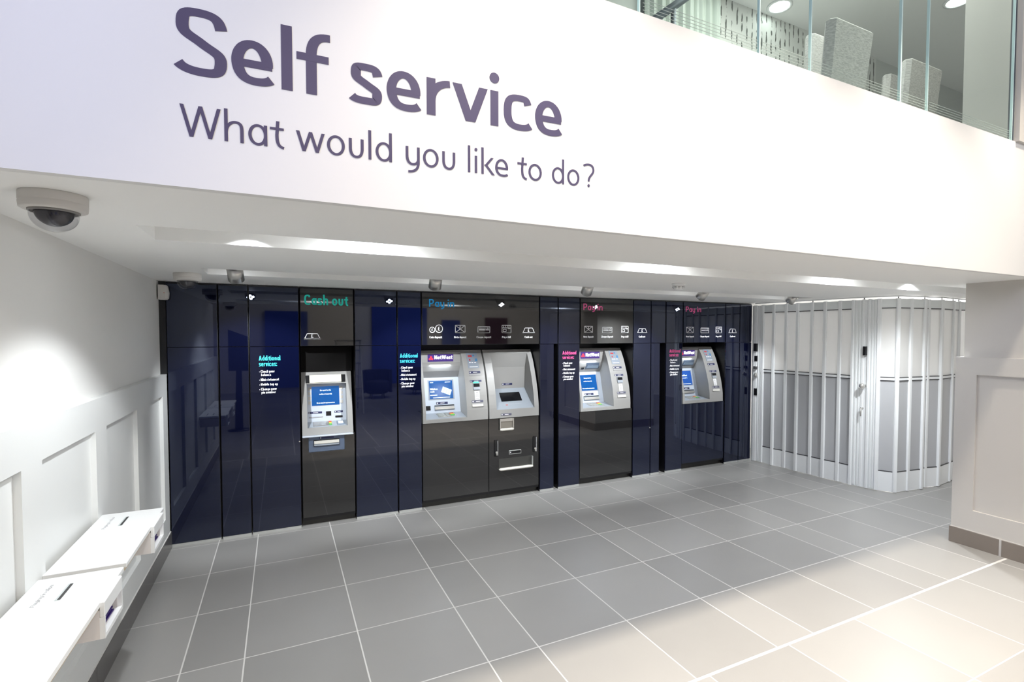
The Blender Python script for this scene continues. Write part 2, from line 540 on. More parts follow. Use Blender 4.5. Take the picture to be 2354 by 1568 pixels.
# rails and stiles around the recessed panel
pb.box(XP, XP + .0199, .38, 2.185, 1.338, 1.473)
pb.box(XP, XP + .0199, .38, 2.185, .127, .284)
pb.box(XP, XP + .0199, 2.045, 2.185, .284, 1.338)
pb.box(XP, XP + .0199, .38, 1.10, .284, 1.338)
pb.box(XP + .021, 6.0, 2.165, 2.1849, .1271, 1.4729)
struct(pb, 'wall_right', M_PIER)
br = MB()
for a, c in ((1.8235 - .585 * 2, 1.8235 - .585), (1.8235 - .585, 1.858), (1.872, 2.195)):
    br.box(XP - .012, XP + .02, a + .002, c - .002, 0, .122)
br.box(XP + .0, 6.0, 2.175, 2.195, 0, .122)
br.box(XP - .004, XP + .03, .6, 2.19, 0, .127, 1)
struct(br, 'baseboard_right', [mat('taupe_tile_skirting', (.215, .185, .16), .35, var=(8, .08)), M_GROUT])
# upper part of the pier beside the mezzanine glass
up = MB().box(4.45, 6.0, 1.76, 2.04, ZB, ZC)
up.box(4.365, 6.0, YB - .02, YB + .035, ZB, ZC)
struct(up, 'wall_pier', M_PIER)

# ---------------------------------------------------------------- hall and outer walls
hw = MB().box(-5.6, 9.2, -7.2, -7.0, 0, ZC + .2)
struct(hw, 'wall_hall_back', M_HALL)
struct(MB().box(-5.6, -5.4, -7.0, 1.4, 0, ZC), 'wall_hall_left', M_HALL)
struct(MB().box(9.2, 9.4, -7.0, 5.4, 0, ZC), 'wall_hall_right', M_WALL)
struct(MB().box(-5.4, XL - .3, 1.3, 1.4, 0, ZC), 'wall_hall_front', M_HALL)
struct(MB().box(-5.6, 9.4, -7.2, 5.5, ZC, ZC + .15), 'ceiling_hall', M_CEIL)
struct(MB().box(-1.2, 5.55, W + .48, W + .60, 0, H), 'wall_back', M_BLACK)
struct(MB().box(5.55, 9.2, 5.3, 5.4, 0, H), 'wall_lobby_back', M_WALL)
# blue and beige display walls standing in the hall (seen mirrored in the glass)
M_BLUE = mat('royal_blue_display_wall', (0.02, 0.06, 0.42), .5)
M_MAROON = mat('plum_board', (0.10, 0.03, 0.07), .5)
hb = MB()
for x0, x1, z0_, z1_ in ((-.4, .7, .1, 2.3), (2.5, 4.2, .1, 2.6), (4.7, 5.3, .1, 2.1)): hb.box(x0, x1, -6.98, -6.90, z0_, z1_)
struct(hb, 'trim_2', M_BLUE)
struct(MB().box(6.2, 7.0, -6.98, -6.9, .9, 2.2), 'trim_3', M_MAROON)

# ---------------------------------------------------------------- glass wall units
ZJ = 1.545
TEAL = mat('teal_lettering', srgb(30, 225, 205), .5)
SKY = mat('blue_lettering', srgb(10, 175, 250), .5)
CYAN = mat('cyan_lettering', srgb(60, 225, 235), .5)
AZURE = mat('azure_lettering', srgb(50, 200, 235), .5)
PINK = mat('pink_lettering', srgb(240, 95, 160), .5)


def pound(mb, x, z, s):
    text(mb, '£', (x, W - .0002, z), X_, Z_, NF, s, w=.17)


def stroke_w(mb, pts, w=.006):
    O = Vector((0, W - .0002, 0))
    for a, c in zip(pts[:-1], pts[1:]): mb.ribbon([a, c], w, O, X_, Z_, NF)


def icon(parent, kind, x0, x1, z0, z1):
    mb = MB()
    if kind == 'coin':
        xm = x0 + (x1 - x0) * .42
        O = Vector((0, W - .0002, 0))
        r1, r2 = (xm - x0) / 2, (x1 - xm) / 2
        mb.ribbon(ell(x0 + r1, z0 + r1, r1 - .003, r1 - .003, 0, 360, 32), .006, O, X_, Z_, NF)
        mb.ribbon(ell(xm + r2, z0 + r2, r2 - .003, r2 - .003, 0, 360, 32), .006, O, X_, Z_, NF)
        mb.ribbon(ell(x0 + r1, z0 + r1 - .004, r1 - .003, r1 - .003, 200, 340, 20), .006, O, X_, Z_, NF)
        mb.ribbon(ell(xm + r2, z0 + r2 - .004, r2 - .003, r2 - .003, 200, 340, 20), .006, O, X_, Z_, NF)
        pound(mb, x0 + r1 - .008, z0 + r1 - .012, .026); pound(mb, xm + r2 - .011, z0 + r2 - .017, .036)
        name = 'coin_icon'
    else:
        if kind == 'out':
            d = (x1 - x0) * .19
            stroke_w(mb, [(x0 + .003, z0), (x1 - .003, z0), (x1 - d, z1), (x0 + d, z1), (x0 + .003, z0)])
            stroke_w(mb, [(x0, z0 + .001), (x1, z0 + .001)], .010)
            pound(mb, (x0 + x1) / 2 - .011, z0 + .010, .032)
        else:
            stroke_w(mb, [(x0, z0), (x1, z0), (x1, z1), (x0, z1), (x0, z0)])
            stroke_w(mb, [(x0, z0), (x1, z0)], .009)
        if kind == 'note':
            stroke_w(mb, [(x0, z0), (x1, z1)], .005); stroke_w(mb, [(x1, z0), (x0, z1)], .005)
            pound(mb, (x0 + x1) / 2 - .009, z1 - .034, .028)
        if kind == 'cheque':
            stroke_w(mb, [(x0 + .01, z1 - .014), (x1 - .035, z1 - .014)], .005)
            stroke_w(mb, [(x0 + .012, z0 + .028), (x1 - .05, z0 + .028)], .010)
            stroke_w(mb, [(x1 - .03, z1 - .014), (x1 - .01, z1 - .014)], .008)
            stroke_w(mb, [(x1 - .045, z0 + .028), (x1 - .008, z0 + .028)], .008)
        if kind == 'bill':
            w_ = x1 - x0
            stroke_w(mb, [(x0, z1 - .026), (x1, z1 - .026)], .005)
            for q in (.2, .4, .6, .8): stroke_w(mb, [(x0 + w_ * q, z1 - .006), (x0 + w_ * (q - .06), z1 - .02)], .004)
            stroke_w(mb, [(x0 + .012, z0 + .012), (x0 + .045, z0 + .012), (x0 + .045, z0 + .034), (x0 + .012, z0 + .034), (x0 + .012, z0 + .012)], .004)
            stroke_w(mb, [(x1 - .03, z0 + .04), (x1 - .008, z0 + .04)], .004)
        name = {'note': 'banknote_icon', 'cheque': 'cheque_icon', 'bill': 'bill_icon', 'out': 'cash_icon'}[kind]
    mb.build(name, M_WHITE, parent)


def caption(parent, s, x0, x1, z=1.609):
    mb = MB(); wtext(mb, s, x0, z, .0215, w=.19, width=x1 - x0, gap=.12)
    mb.build('caption', M_WHITE, parent)


def additional(parent, x, col, k=1.0, z=1.431):
    mb = MB()
    wtext(mb, 'Additional', x, z, .040, w=.15, width=.156 * k)
    wtext(mb, 'services:', x, z - .047, .040, w=.15, width=.13 * k)
    mb.build('heading_lettering', col, parent)
    mb = MB()
    lines = [('. Check your', 1.331, .111), ('balance', 1.303, .072), ('. Mini statement', 1.264, .143), ('. Mobile top up', 1.225, .134),
             ('. Change your', 1.186, .125), ('pin number', 1.159, .104)]
    for s, zz, wd in lines:
        xx = x + .001 if s[0] == '.' else x + .014
        wtext(mb, s, xx, zz - 1.431 + z, .0215, w=.2, width=wd * k, gap=.13)
    mb.build('service_list_lettering', M_WHITE, parent)


BASES = {}


def unit(x0, x1, label, upper=M_NAVY, lower=M_NAVY, opening=None, full=False, x1low=None, bases=(), base_labels=(), group=None):
    """one cladding unit: dark carcass with glass panels; opening=(z0,z1) leaves a niche"""
    g = .0012
    D = .46
    zt = H - .004
    xl = x1 if x1low is None else x1low
    if not opening:
        t = thing('cladding_unit', ((x0 + x1) / 2, W, 0), label, 'wall panel', group)
        MB().box(x0, x1, W + .013, W + D, ZJ, zt).build('upper_carcass', M_BLACK, t)
        MB().box(x0, xl, W + .013, W + D, .0, ZJ - .001).build('lower_carcass', M_BLACK, t)
        MB().bbox(x0 + .003, x1 - .003, W, W + .013, ZJ + .002, zt - .012, .0012).build('upper_panel', upper, t)
        MB().bbox(x0 + .003, xl - .003, W, W + .013, .022, ZJ - .002, .0012).build('lower_panel', lower, t)
        MB().box(x0 + .002, xl - .002, W + .002, W + .013, 0, .020).build('skirting_strip', M_STRIP, t)
        return t
    t = thing('header_unit', ((x0 + x1) / 2, W, opening[1]), label, 'header panel', group)
    MB().box(x0, x1, W + .013, W + D, opening[1], zt).build('carcass', M_BLACK, t)
    MB().bbox(x0 + .003, x1 - .003, W, W + .013, opening[1] + .002, zt - .012, .0012).build('header_panel', upper, t)
    for k, (a, c) in enumerate(bases):
        q = thing('base_unit', ((a + c) / 2, W, 0), base_labels[k], 'base panel')
        BASES[base_labels[k]] = q
        MB().box(a, c, W + .022, W + D, .05, opening[0] - .003).build('carcass', M_BLACK, q)
        MB().bbox(a + .002, c - .002, W + .010, W + .022, .075, opening[0] - .004, .0012).build('door_panel', lower, q)
        MB().box(a, c, W + .06, W + .075, 0, .073).build('plinth', M_PLINTH, q)
    return t


U = {}
U[1] = unit(-.780, -.448, 'dark glass wall unit in the left corner beneath the small dome camera')
U[2] = unit(-.440, -.236, 'narrow navy glass wall unit between the corner unit and the first services panel')
U[3] = unit(-.230, .136, 'navy glass wall unit with the cyan additional services list left of the cash out machine')
U[4] = unit(.146, .572, 'charcoal glass unit headed by teal Cash out lettering', M_CHAR, M_CHAR, (.785, ZJ), bases=((.146, .572),),
            base_labels=('charcoal glass base panel below the cash out machine',))
U[5] = unit(.580, .943, 'wide plain navy glass wall unit just right of the cash out machine')
U[6] = unit(.951, 1.166, 'navy glass wall unit with the azure services list left of the coin icons')
U[7] = unit(1.174, 2.392, 'wide charcoal glass unit headed by blue Pay in lettering and five icons', M_CHAR, M_CHAR, (.806, ZJ), bases=((1.174, 1.835), (1.837, 2.392)),
            base_labels=('wide charcoal glass base panel below the banknote screen machine', 'charcoal glass base door with two latch handles and a tray'))
U[8] = unit(2.400, 2.610, 'plain navy glass wall unit right of the coin machine', x1low=2.565)
U[9] = unit(2.618, 2.880, 'navy glass wall unit with the pink services list left of the larger pink header')
U[10] = unit(2.888, 3.584, 'charcoal glass unit headed by the larger pink Pay in lettering', M_CHAR, M_CHAR, (.806, ZJ), bases=((2.888, 3.584),),
             base_labels=('dark glass base panel below the first pink Pay in machine',))
U[11] = unit(3.590, 3.838, 'navy glass wall unit with only a cash icon, right of the larger pink header')
U[12] = unit(3.844, 4.056, 'blank navy glass wall unit left of the farthest services list', x1low=3.975)
U[13] = unit(4.064, 4.318, 'navy glass wall unit with the farthest pink services list')
U[14] = unit(4.326, 5.014, 'navy glass unit headed by the smaller pink Pay in lettering near the folding gate', M_NAVY, M_NAVY, (.806, ZJ), bases=((4.326, 5.014),),
             base_labels=('navy glass base panel below the farthest cash machine',))
U[15] = unit(5.020, 5.264, 'navy glass wall unit with a cash out icon, second from the folding gate')
U[16] = unit(5.270, 5.485, 'last blank navy glass wall unit touching the folding gate')
# black filler between upper wall and corner unit
struct(MB().box(XL, -.782, W, W + .02, 1.341, H), 'trim_4', M_BLACK)

for k, s, x, z, sz, wd, c in ((4, 'Cash out', .179, 1.895, .089, .349, TEAL), (7, 'Pay in', 1.241, 1.904, .074, .243, SKY),
                              (10, 'Pay in', 2.923, 1.909, .073, .246, PINK), (14, 'Pay in', 4.361, 1.918, .067, .243, PINK)):
    mb = MB(); wtext(mb, s, x, z, sz, w=.165, width=wd, gap=.12); mb.build('heading_lettering', c, U[k])
icon(U[4], 'out', .174, .303, 1.607, 1.651)
for kd, a, c, zt in (('coin', 1.243, 1.372, 1.734), ('note', 1.494, 1.591, 1.732), ('cheque', 1.722, 1.846, 1.721), ('bill', 1.976, 2.073, 1.736), ('out', 2.203, 2.339, 1.711)):
    icon(U[7], kd, a, c, 1.662, zt)
for s, a, c in (('Coin deposit', 1.243, 1.363), ('Note deposit', 1.482, 1.604), ('Cheque deposit', 1.706, 1.860), ('Pay a bill', 1.976, 2.071), ('Cash out', 2.225, 2.314)):
    caption(U[7], s, a, c)
for k, kd, a, c, zt in ((10, 'note', 2.938, 3.041, 1.734), (10, 'cheque', 3.168, 3.295, 1.724), (10, 'bill', 3.423, 3.516, 1.738), (11, 'out', 3.644, 3.784, 1.712),
                        (14, 'note', 4.375, 4.486, 1.734), (14, 'cheque', 4.604, 4.733, 1.725), (14, 'bill', 4.851, 4.948, 1.740), (15, 'out', 5.070, 5.208, 1.714)):
    icon(U[k], kd, a, c, 1.665, zt)
for k, s, a, c in ((10, 'Note deposit', 2.925, 3.052), (10, 'Cheque deposit', 3.154, 3.310), (10, 'Pay a bill', 3.421, 3.517), (11, 'Cash out', 3.666, 3.756),
                   (14, 'Note deposit', 4.369, 4.494), (14, 'Cheque deposit', 4.595, 4.741), (14, 'Pay a bill', 4.853, 4.945), (15, 'Cash out', 5.095, 5.186)):
    caption(U[k], s, a, c, 1.611)
additional(U[3], -.164, CYAN)
additional(U[6], .969, AZURE, 1.04)
additional(U[9], 2.667, PINK, 1.08)
additional(U[13], 4.117, PINK, 1.07)
# small bright lock buttons on the unit edges
for k, x, z in ((3, .128, .74), (11, 3.832, .56)):
    MB().cyl((x, W - .006, z), (x, W, z), .006, n=12).build('lock_button', M_STEEL, U[k])

# ---------------------------------------------------------------- cash machines
ZF = [.806, .92, 1.06, 1.21, 1.36, 1.487]
DF = [0, .003, .03, .075, .135, .21]
ZBk = [.84, .87, 1.21, 1.211, 1.37, 1.48]
DB = [.02, .20, .285, .30, .215, .212]
front = lambda z: W + interp(z, ZF, DF)
back = lambda z: W + interp(z, ZBk, DB)


def curve_pts(z0, z1, f, n=16):
    return [(f(z0 + (z1 - z0) * i / n), z0 + (z1 - z0) * i / n) for i in range(n + 1)]


def inlay(mb, x0, x1, z0, z1, f, th=.002, rec=0.0, mi=0, n=1):
    """thin plate following the fascia surface"""
    for i in range(n):
        a = z0 + (z1 - z0) * i / n; c = z0 + (z1 - z0) * (i + 1) / n
        ya, yc = f(a) + rec, f(c) + rec
        mb.prism([(x0, ya, a), (x1, ya, a), (x1, yc, c), (x0, yc, c)], (0, -th, 0), mi)
    return mb


def label_plate(parent, x0, x1, z0, z1, f, m=M_LABEL, dot=True):
    p = inlay(MB(), x0, x1, z0, z1, f, .0025).build('label_plate', m, parent)
    mb = MB()
    h = z1 - z0
    if dot: inlay(mb, x0 + h * .25, x0 + h * .8, z0 + h * .25, z1 - h * .25, f, .0035)
    inlay(mb, x0 + (x1 - x0) * .36, x0 + (x1 - x0) * .72, z0 + h * .38, z0 + h * .62, f, .0035)
    mb.build('label_print', M_WHITE, p)
    return p


def screen(parent, x0, x1, z0, z1, kind):
    f = back if kind != 'small' else back1
    M_SCR = mat('blue_screen_glow', (0.0, 0.03, 0.12), .15, emit=srgb(0, 80, 150), estr=.9)
    s = inlay(MB(), x0, x1, z0, z1, f, .004).build('screen', mat('navy_screen_glow', (0.01, 0.05, 0.2), .15, emit=srgb(35, 75, 150), estr=.9) if kind == 'dim' else M_SCR, parent)
    M_ST = mat('screen_white_glow', (0.6, 0.7, 0.8), .3, emit=(0.75, 0.9, 1), estr=.85)
    slope = (f(z1) - f(z0)) / (z1 - z0)
    V = Vector((0, slope, 1)).normalized()
    N = Vector((0, -1, slope)).normalized()
    w_, h_ = x1 - x0, z1 - z0
    def at(u, v): return Vector((x0 + u * w_, f(z0 + v * h_) - .0045, z0 + v * h_))
    mb = MB()
    if kind in ('small', 'plain'):
        for st, u, v, wd in (('We regret that this', .30, .76, .40), ('machine is temporarily', .27, .56, .46), ('We are sorry for any inconvenience', .17, .10, .66)):
            text(mb, st.replace('j', 'i').replace('x', 'k'), at(u, v), X_, V, N, .012, w=.16, width=wd * w_)
        mb.build('screen_text', M_ST, s)
    elif kind == 'cash':
        text(mb, 'Withdraw', at(.03, .50), X_, V, N, .019, w=.15, width=.32 * w_)
        text(mb, 'cash', at(.03, .36), X_, V, N, .019, w=.15, width=.18 * w_)
        inlay(mb, x0 + .02 * w_, x0 + .32 * w_, z0 + .19 * h_, z0 + .23 * h_, f, .005)
        inlay(mb, x0 + .04 * w_, x0 + .18 * w_, z0 + .90 * h_, z0 + .935 * h_, f, .005)
        inlay(mb, x0 + .68 * w_, x0 + .92 * w_, z0 + .90 * h_, z0 + .935 * h_, f, .005)
        inlay(mb, x0 + .14 * w_, x0 + .86 * w_, z0 + .05 * h_, z0 + .08 * h_, f, .005)
        mb.build('screen_text', M_ST, s)
        mb = MB()
        for i in range(4):
            dx, dz = .018 + i * .0225, -.004 - i * .0095
            q = [(.100 + dx, .070 + dz), (.122 + dx, .122 + dz), (.141 + dx, .112 + dz), (.119 + dx, .060 + dz)]
            mb.prism([(x0 + a, f(z0 + c) - .0045, z0 + c) for a, c in q], N * .0006 * (i + 1))
        mb.build('banknote_picture', mat('screen_banknote_glow', (.6, .75, .8), .3, emit=(.6, .85, .95), estr=.9), s)
    else:
        text(mb, 'NatWest', at(.30, .62), X_, V, N, .022, w=.18, width=.4 * w_)
        text(mb, 'cash', at(.34, .46), X_, V, N, .016, w=.15, width=.35 * w_)
        inlay(mb, x0 + .08 * w_, x0 + .9 * w_, z0 + .06 * h_, z0 + .09 * h_, f, .005)
        mb.build('screen_text', M_ST, s)
    return s


def logo(parent, x0, x1, z0, z1, lit=True):
    p = inlay(MB(), x0, x1, z0, z1, back, .004).build('logo_panel', mat('logo_panel_violet', (0.045, 0.02, 0.15), .3, emit=(0.04, 0.02, 0.14), estr=.5), parent)
    yb = back((z0 + z1) / 2) - .0045
    sl = (back(z1) - back(z0)) / (z1 - z0)
    V = Vector((0, sl, 1)).normalized(); N = Vector((0, -1, sl)).normalized()
    w_, h_ = x1 - x0, z1 - z0
    mb = MB()
    zt = z0 + h_ * .32
    text(mb, 'NatWest', (x0 + w_ * .255, back(zt) - .0045, zt), X_, V, N, h_ * .56, w=.2, width=w_ * .71, gap=.07)
    mb.build('logo_lettering', mat('lit_white_lettering', (.85, .85, .85), .4, emit=(1, 1, 1), estr=.9), p)
    mb = MB()
    cx, cz, s = x0 + w_ * .125, z0 + h_ * .36, h_ * .30
    for ax, az in ((-.5, 0), (.5, 0), (0, .87)):
        ox, oz = cx + ax * s * 1.05, cz + az * s * 1.0
        mb.prism([(ox + s * .58 * math.cos(math.radians(a)), back(oz) - .005, oz + s * .5 * math.sin(math.radians(a))) for a in (90, 150, 210, 270, 330, 30)], N * .001)
    mb.build('logo_mark', mat('red_logo_mark', (.7, .03, .06), .4, emit=(.9, .05, .1), estr=.5), p)


def machine(x0, w_, label, kind):
    t = thing('cash_machine', (x0 + w_ / 2, W, .8), label, 'cash machine', None)
    X = lambda u: x0 + u
    cu0, cu1 = .030, .433
    prof_f = curve_pts(.806, 1.487, front, 20)
    # one moulded surround: left stile, right cheek, bottom lip
    for a, c, nm in ((0.002, cu0, 'left_stile'), (cu1, w_ - .006, 'right_cheek')):
        MB().prof(X(a), X(c), prof_f + [(W + .42, 1.487), (W + .42, .806)]).build(nm, M_FASCIA, t)
    MB().prof(X(cu0), X(cu1), [(front(.806), .806), (front(.84), .838), (W + .03, .842), (W + .03, .806)]).build('bottom_lip', M_FASCIA, t)
    # hood above the screen, curving in
    hp = [(front(1.487), 1.487), (front(1.465), 1.465), (W + .214, 1.455), (W + .213, 1.37), (W + .222, 1.33), (W + .245, 1.28), (W + .30, 1.212), (W + .42, 1.212), (W + .42, 1.487)]
    hood = MB().prof(X(cu0), X(cu1), hp).build('hood', M_FASCIA, t)
    MB().prof(X(cu0), X(cu1), [(W + .285, 1.212), (W + .20, .87), (W + .42, .87), (W + .42, 1.212)]).build('screen_surround', M_PLATE, t)
    sh = MB().prof(X(cu0), X(cu1), [(W + .20, .870), (W + .03, .842), (W + .03, .81), (W + .42, .81), (W + .42, .870)]).build('keypad_shelf', M_FAS2, t)
    # keypad
    fk = lambda u, v: Vector((X(u), W + .04 + v, .8436 + v * .165))
    kp = MB().prism([fk(.17, .02), fk(.35, .02), fk(.35, .135), fk(.17, .135)], (0, 0, .004)).build('keypad', M_STEEL, sh)
    for nm, cols, m_ in (('number_keys', (0, 1, 2), M_STRIP), ('function_keys', (3,), None)):
        for r_ in range(4):
            for c_ in cols:
                if nm == 'number_keys' and (r_ or c_): continue
                mb = MB()
                if nm == 'number_keys':
                    for rr in range(4):
                        for cc in cols:
                            u, v = .185 + cc * .035, .03 + rr * .026
                            mb.prism([fk(u, v), fk(u + .027, v), fk(u + .027, v + .019), fk(u, v + .019)], (0, 0, .007))
                    mb.build('number_keys', M_STRIP, sh)
                elif r_ < 3:
                    u, v = .30, .05 + r_ * .026
                    mb.prism([fk(u, v), fk(u + .04, v), fk(u + .04, v + .019), fk(u, v + .019)], (0, 0, .008))
                    mb.build(('green_key', 'yellow_key', 'red_key')[r_], (M_GKEY, M_YEL, M_RED)[r_], sh)
    # screen and slots
    area('machine_hood_lamp', (X(.23), W + .20, 1.345), (X(.23), W + .235, 1.0), .20, .55, (.80, .90, 1.0), .04)
    if kind == 'cash': logo(hood, X(.103), X(.361), 1.377, 1.449)
    else: logo(hood, X(.125) if kind == 'plain' else X(.135), X(.378), 1.372, 1.447)
    screen(t, X(.128), X(.366), 1.006, 1.180, kind)
    MB().prism([(X(.115), back(.995) + .001, .995), (X(.38), back(.995) + .001, .995), (X(.38), back(1.19) + .001, 1.19), (X(.115), back(1.19) + .001, 1.19)], (0, -.002, 0)).build('screen_bezel', M_FAS2, t)
    cs = inlay(MB(), X(.166), X(.368), .899, .945, back, .010).build('cash_slot', M_FAS2, t)
    inlay(MB(), X(.168), X(.366), .936, .944, back, .013).build('slot_opening', M_DARK, cs)
    inlay(MB(), X(.170), X(.364), .906, .930, back, .022).build('slot_shutter', M_STEEL, cs)
    label_plate(t, X(.188), X(.305), .952, .974, back)
    if kind == 'cash':
        inlay(MB(), X(.083), X(.128), .899, .941, back, .004).build('barcode_window', M_DARK, t)
    else:
        # deep mirror recess in the hood
        bx = MB(); za, zb = 1.250, 1.320
        hy = lambda z: W + interp(z, [1.212, 1.28, 1.33, 1.37], [.30, .245, .222, .213])
        bx.prism([(X(.215), hy(za), za), (X(.40), hy(za), za), (X(.385), hy(zb), zb), (X(.215), hy(zb), zb)], (0, -.006, 0))
        r = bx.build('security_recess', mat('dark_blue_grey_plastic', (.10, .13, .18), .3), t)
        MB().prism([(X(.228), hy(1.258) - .004, 1.258), (X(.385), hy(1.258) - .004, 1.258), (X(.375), hy(1.29) - .004, 1.29), (X(.24), hy(1.29) - .004, 1.29)], (0, -.006, 0)).build('recess_window', mat('blue_grey_window', (.25, .32, .40), .12), r)
        inlay(MB(), X(.165), X(.20), 1.247, 1.267, hy, .005).build('camera_window', M_DARK, t)
    # right cheek fittings
    dc = inlay(MB(), X(.484), X(.598), 1.308, 1.460, front, .0025, n=5).build('instruction_decal', mat('decal_blue_grey', (.27, .31, .37), .4), t)
    mb = MB()
    inlay(mb, X(.500), X(.540), 1.418, 1.436, front, .0035)
    inlay(mb, X(.505), X(.520), 1.382, 1.398, front, .0035)
    mb.build('decal_red_print', mat('red_print', (.5, .05, .06), .5), dc)
    mb = MB()
    inlay(mb, X(.548), X(.566), 1.424, 1.438, front, .0035); inlay(mb, X(.568), X(.590), 1.376, 1.402, front, .0035)
    mb.build('decal_blue_print', mat('blue_print', (.06, .22, .45), .5), dc)
    mb = MB()
    for a in (.50, .525, .555): inlay(mb, X(a), X(a + .018), 1.358, 1.368, front, .0035)
    inlay(mb, X(.50), X(.585), 1.318, 1.324, front, .0035)
    mb.build('decal_white_print', M_WHITE, dc)
    label_plate(t, X(.486), X(.604), 1.257, 1.279, front)
    inlay(MB(), X(.485), X(.606), 1.237, 1.248, front, .006).build('passbook_slot', M_GREYT, t)
    label_plate(t, X(.486), X(.605), 1.174, 1.192, front)
    cr_ = inlay(MB(), X(.511), X(.579), 1.100, 1.163, front, .012).build('card_reader', M_FAS2, t)
    inlay(MB(), X(.514), X(.576), 1.130, 1.160, front, .016).build('card_slot', M_DARK, cr_)
    if kind in ('cash', 'lit'):
        inlay(MB(), X(.516), X(.574), 1.164, 1.176, front, .012).build('slot_light', M_GRN, cr_)
    pn = inlay(MB(), X(.521), X(.571), 1.004, 1.089, front, .003, n=3).build('braille_panel', M_WHITE, t)
    mb = MB()
    for zz in (1.015, 1.03, 1.045): inlay(mb, X(.528), X(.562), zz, zz + .004, front, .004)
    inlay(mb, X(.538), X(.552), 1.066, 1.076, front, .004)
    mb.build('panel_print', M_GREYT, pn)
    label_plate(t, X(.487), X(.605), .976, .998, front, mat('grey_violet_label', (.11, .11, .16), .4))
    rs = inlay(MB(), X(.486), X(.605), .931, .968, front, .004).build('receipt_slot', M_GREYT, t)
    inlay(MB(), X(.488), X(.600), .938, .960, front, .010).build('slot_shutter', M_CREAM, rs)
    return t


machine(1.176, .655, 'blue Pay in cash machine showing the banknote picture, left of the coin machine', 'cash')
machine(2.893, .668, 'first pink Pay in cash machine with a plain blue screen', 'plain')
machine(4.331, .660, 'farthest pink Pay in cash machine nearest the folding gate', 'dim')


def coin_machine(x0, w_):
    t = thing('coin_machine', (x0 + w_ / 2, W, .806), 'grey coin deposit machine with a black tray insert, right of the banknote screen', 'coin machine')
    X = lambda u: x0 + u
    pf = curve_pts(.806, 1.487, front, 20)
    c0, c1, cz0, cz1 = .080, .500, .890, 1.447
    for a, c, nm in ((.004, c0, 'left_stile'), (c1, w_, 'right_stile')):
        MB().prof(X(a), X(c), pf + [(W + .42, 1.487), (W + .42, .806)]).build(nm, M_FASCIA, t)
    MB().prof(X(c0), X(c1), curve_pts(.806, cz0, front, 6) + [(W + .42, cz0), (W + .42, .806)]).build('bottom_lip', M_FASCIA, t)
    MB().prof(X(c0), X(c1), curve_pts(cz1, 1.487, front, 4) + [(W + .42, 1.487), (W + .42, cz1)]).build('top_lip', M_FASCIA, t)
    MB().prof(X(c0), X(c1), [(front(cz1) + .004, cz1), (W + .235, 1.30), (W + .245, 1.075), (W + .42, 1.075), (W + .42, cz1)]).build('back_panel', M_FASCIA, t)
    fb_ = lambda z: W + interp(z, [.89, .95, 1.06, 1.30], [.025, .10, .235, .24])
    tr = MB().prof(X(c0), X(c1), [(W + .245, 1.075), (fb_(.95), .95), (W + .012, cz0), (W + .42, cz0), (W + .42, 1.075)]).build('coin_tray', M_FAS2, t)
    MB().prism([(X(.175), fb_(.955), .955), (X(.405), fb_(.955), .955), (X(.412), fb_(1.033), 1.033), (X(.185), fb_(1.033), 1.033)], (0, -.006, .004)).build('tray_insert', M_DARK, tr)
    st = inlay(MB(), X(.195), X(.388), .902, .932, fb_, .004).build('warning_sticker', M_WHITE, tr)
    inlay(MB(), X(.205), X(.228), .906, .928, fb_, .006).build('warning_mark', M_RED, st)
    label_plate(t, X(.235), X(.353), 1.110, 1.131, lambda z: W + .243)
    label_plate(t, X(.126), X(.240), .829, .849, front, mat('grey_violet_label', (.11, .11, .16), .4))
    F0 = W + .010
    t = BASES['charcoal glass base door with two latch handles and a tray']
    # steel coin return below the fascia
    ch = MB().box(X(.111), X(.263), F0 - .004, F0 + .002, .678, .798).build('coin_return', mat('dull_steel_pan', (.36, .34, .30), .3, .7), t)
    mb = MB()
    mb.box(X(.111), X(.120), F0 - .02, F0, .688, .798); mb.box(X(.254), X(.263), F0 - .02, F0, .688, .798)
    mb.build('return_sides', M_STEEL, ch)
    MB().bbox(X(.111), X(.263), F0 - .03, F0, .676, .700, .008).build('return_lip', M_CREAM, ch)
    MB().box(X(.118), X(.256), F0 - .012, F0 - .004, .77, .798).build('return_hood', M_STEEL, ch)
    for a in (.054, .484):
        hd = MB().bbox(X(a), X(a + .042), F0 - .008, F0, .425, .585, .004).build('latch_handle', M_DARK, t)
        MB().box(X(a + .034), X(a + .040), F0 - .011, F0 - .008, .43, .58).build('latch_trim', M_GREYT, hd)
        mb = MB().cyl((X(a + .024), F0 - .016, .462), (X(a + .024), F0 - .008, .462), .012, n=16)
        mb.bbox(X(a + .018), X(a + .030), F0 - .02, F0 - .008, .432, .462, .003)
        mb.build('latch_key', M_STEEL, hd)
    pl = MB().bbox(X(.215), X(.352), F0 - .005, F0, .426, .468, .006).build('door_label', M_STRIP, t)
    MB().box(X(.221), X(.346), F0 - .007, F0 - .004, .434, .461).build('label_face', M_DARK, pl)
    MB().box(X(.226), X(.236), F0 - .008, F0 - .006, .442, .454).build('label_print', M_WHITE, pl)
    ty = MB().box(X(.105), X(.472), F0 - .003, F0 + .001, .295, .392).build('tray_recess', mat('tray_recess_grey', (.045, .045, .042), .35), t)
    MB().bbox(X(.100), X(.474), F0 - .045, F0, .276, .300, .010).build('tray_lip', M_CREAM, ty)
    MB().box(X(.466), X(.474), F0 - .03, F0, .295, .390).build('tray_side', M_STRIP, ty)
    return t


coin_machine(1.838, .550)

# the wall mounted cash out machine
Z1, D1_ = [.785, 1.315], [0, .14]
front1 = lambda z: W - .012 + interp(z, Z1, D1_)
back1 = lambda z: W + interp(z, [.845, .88, .99, 1.20], [.03, .115, .135, .175])


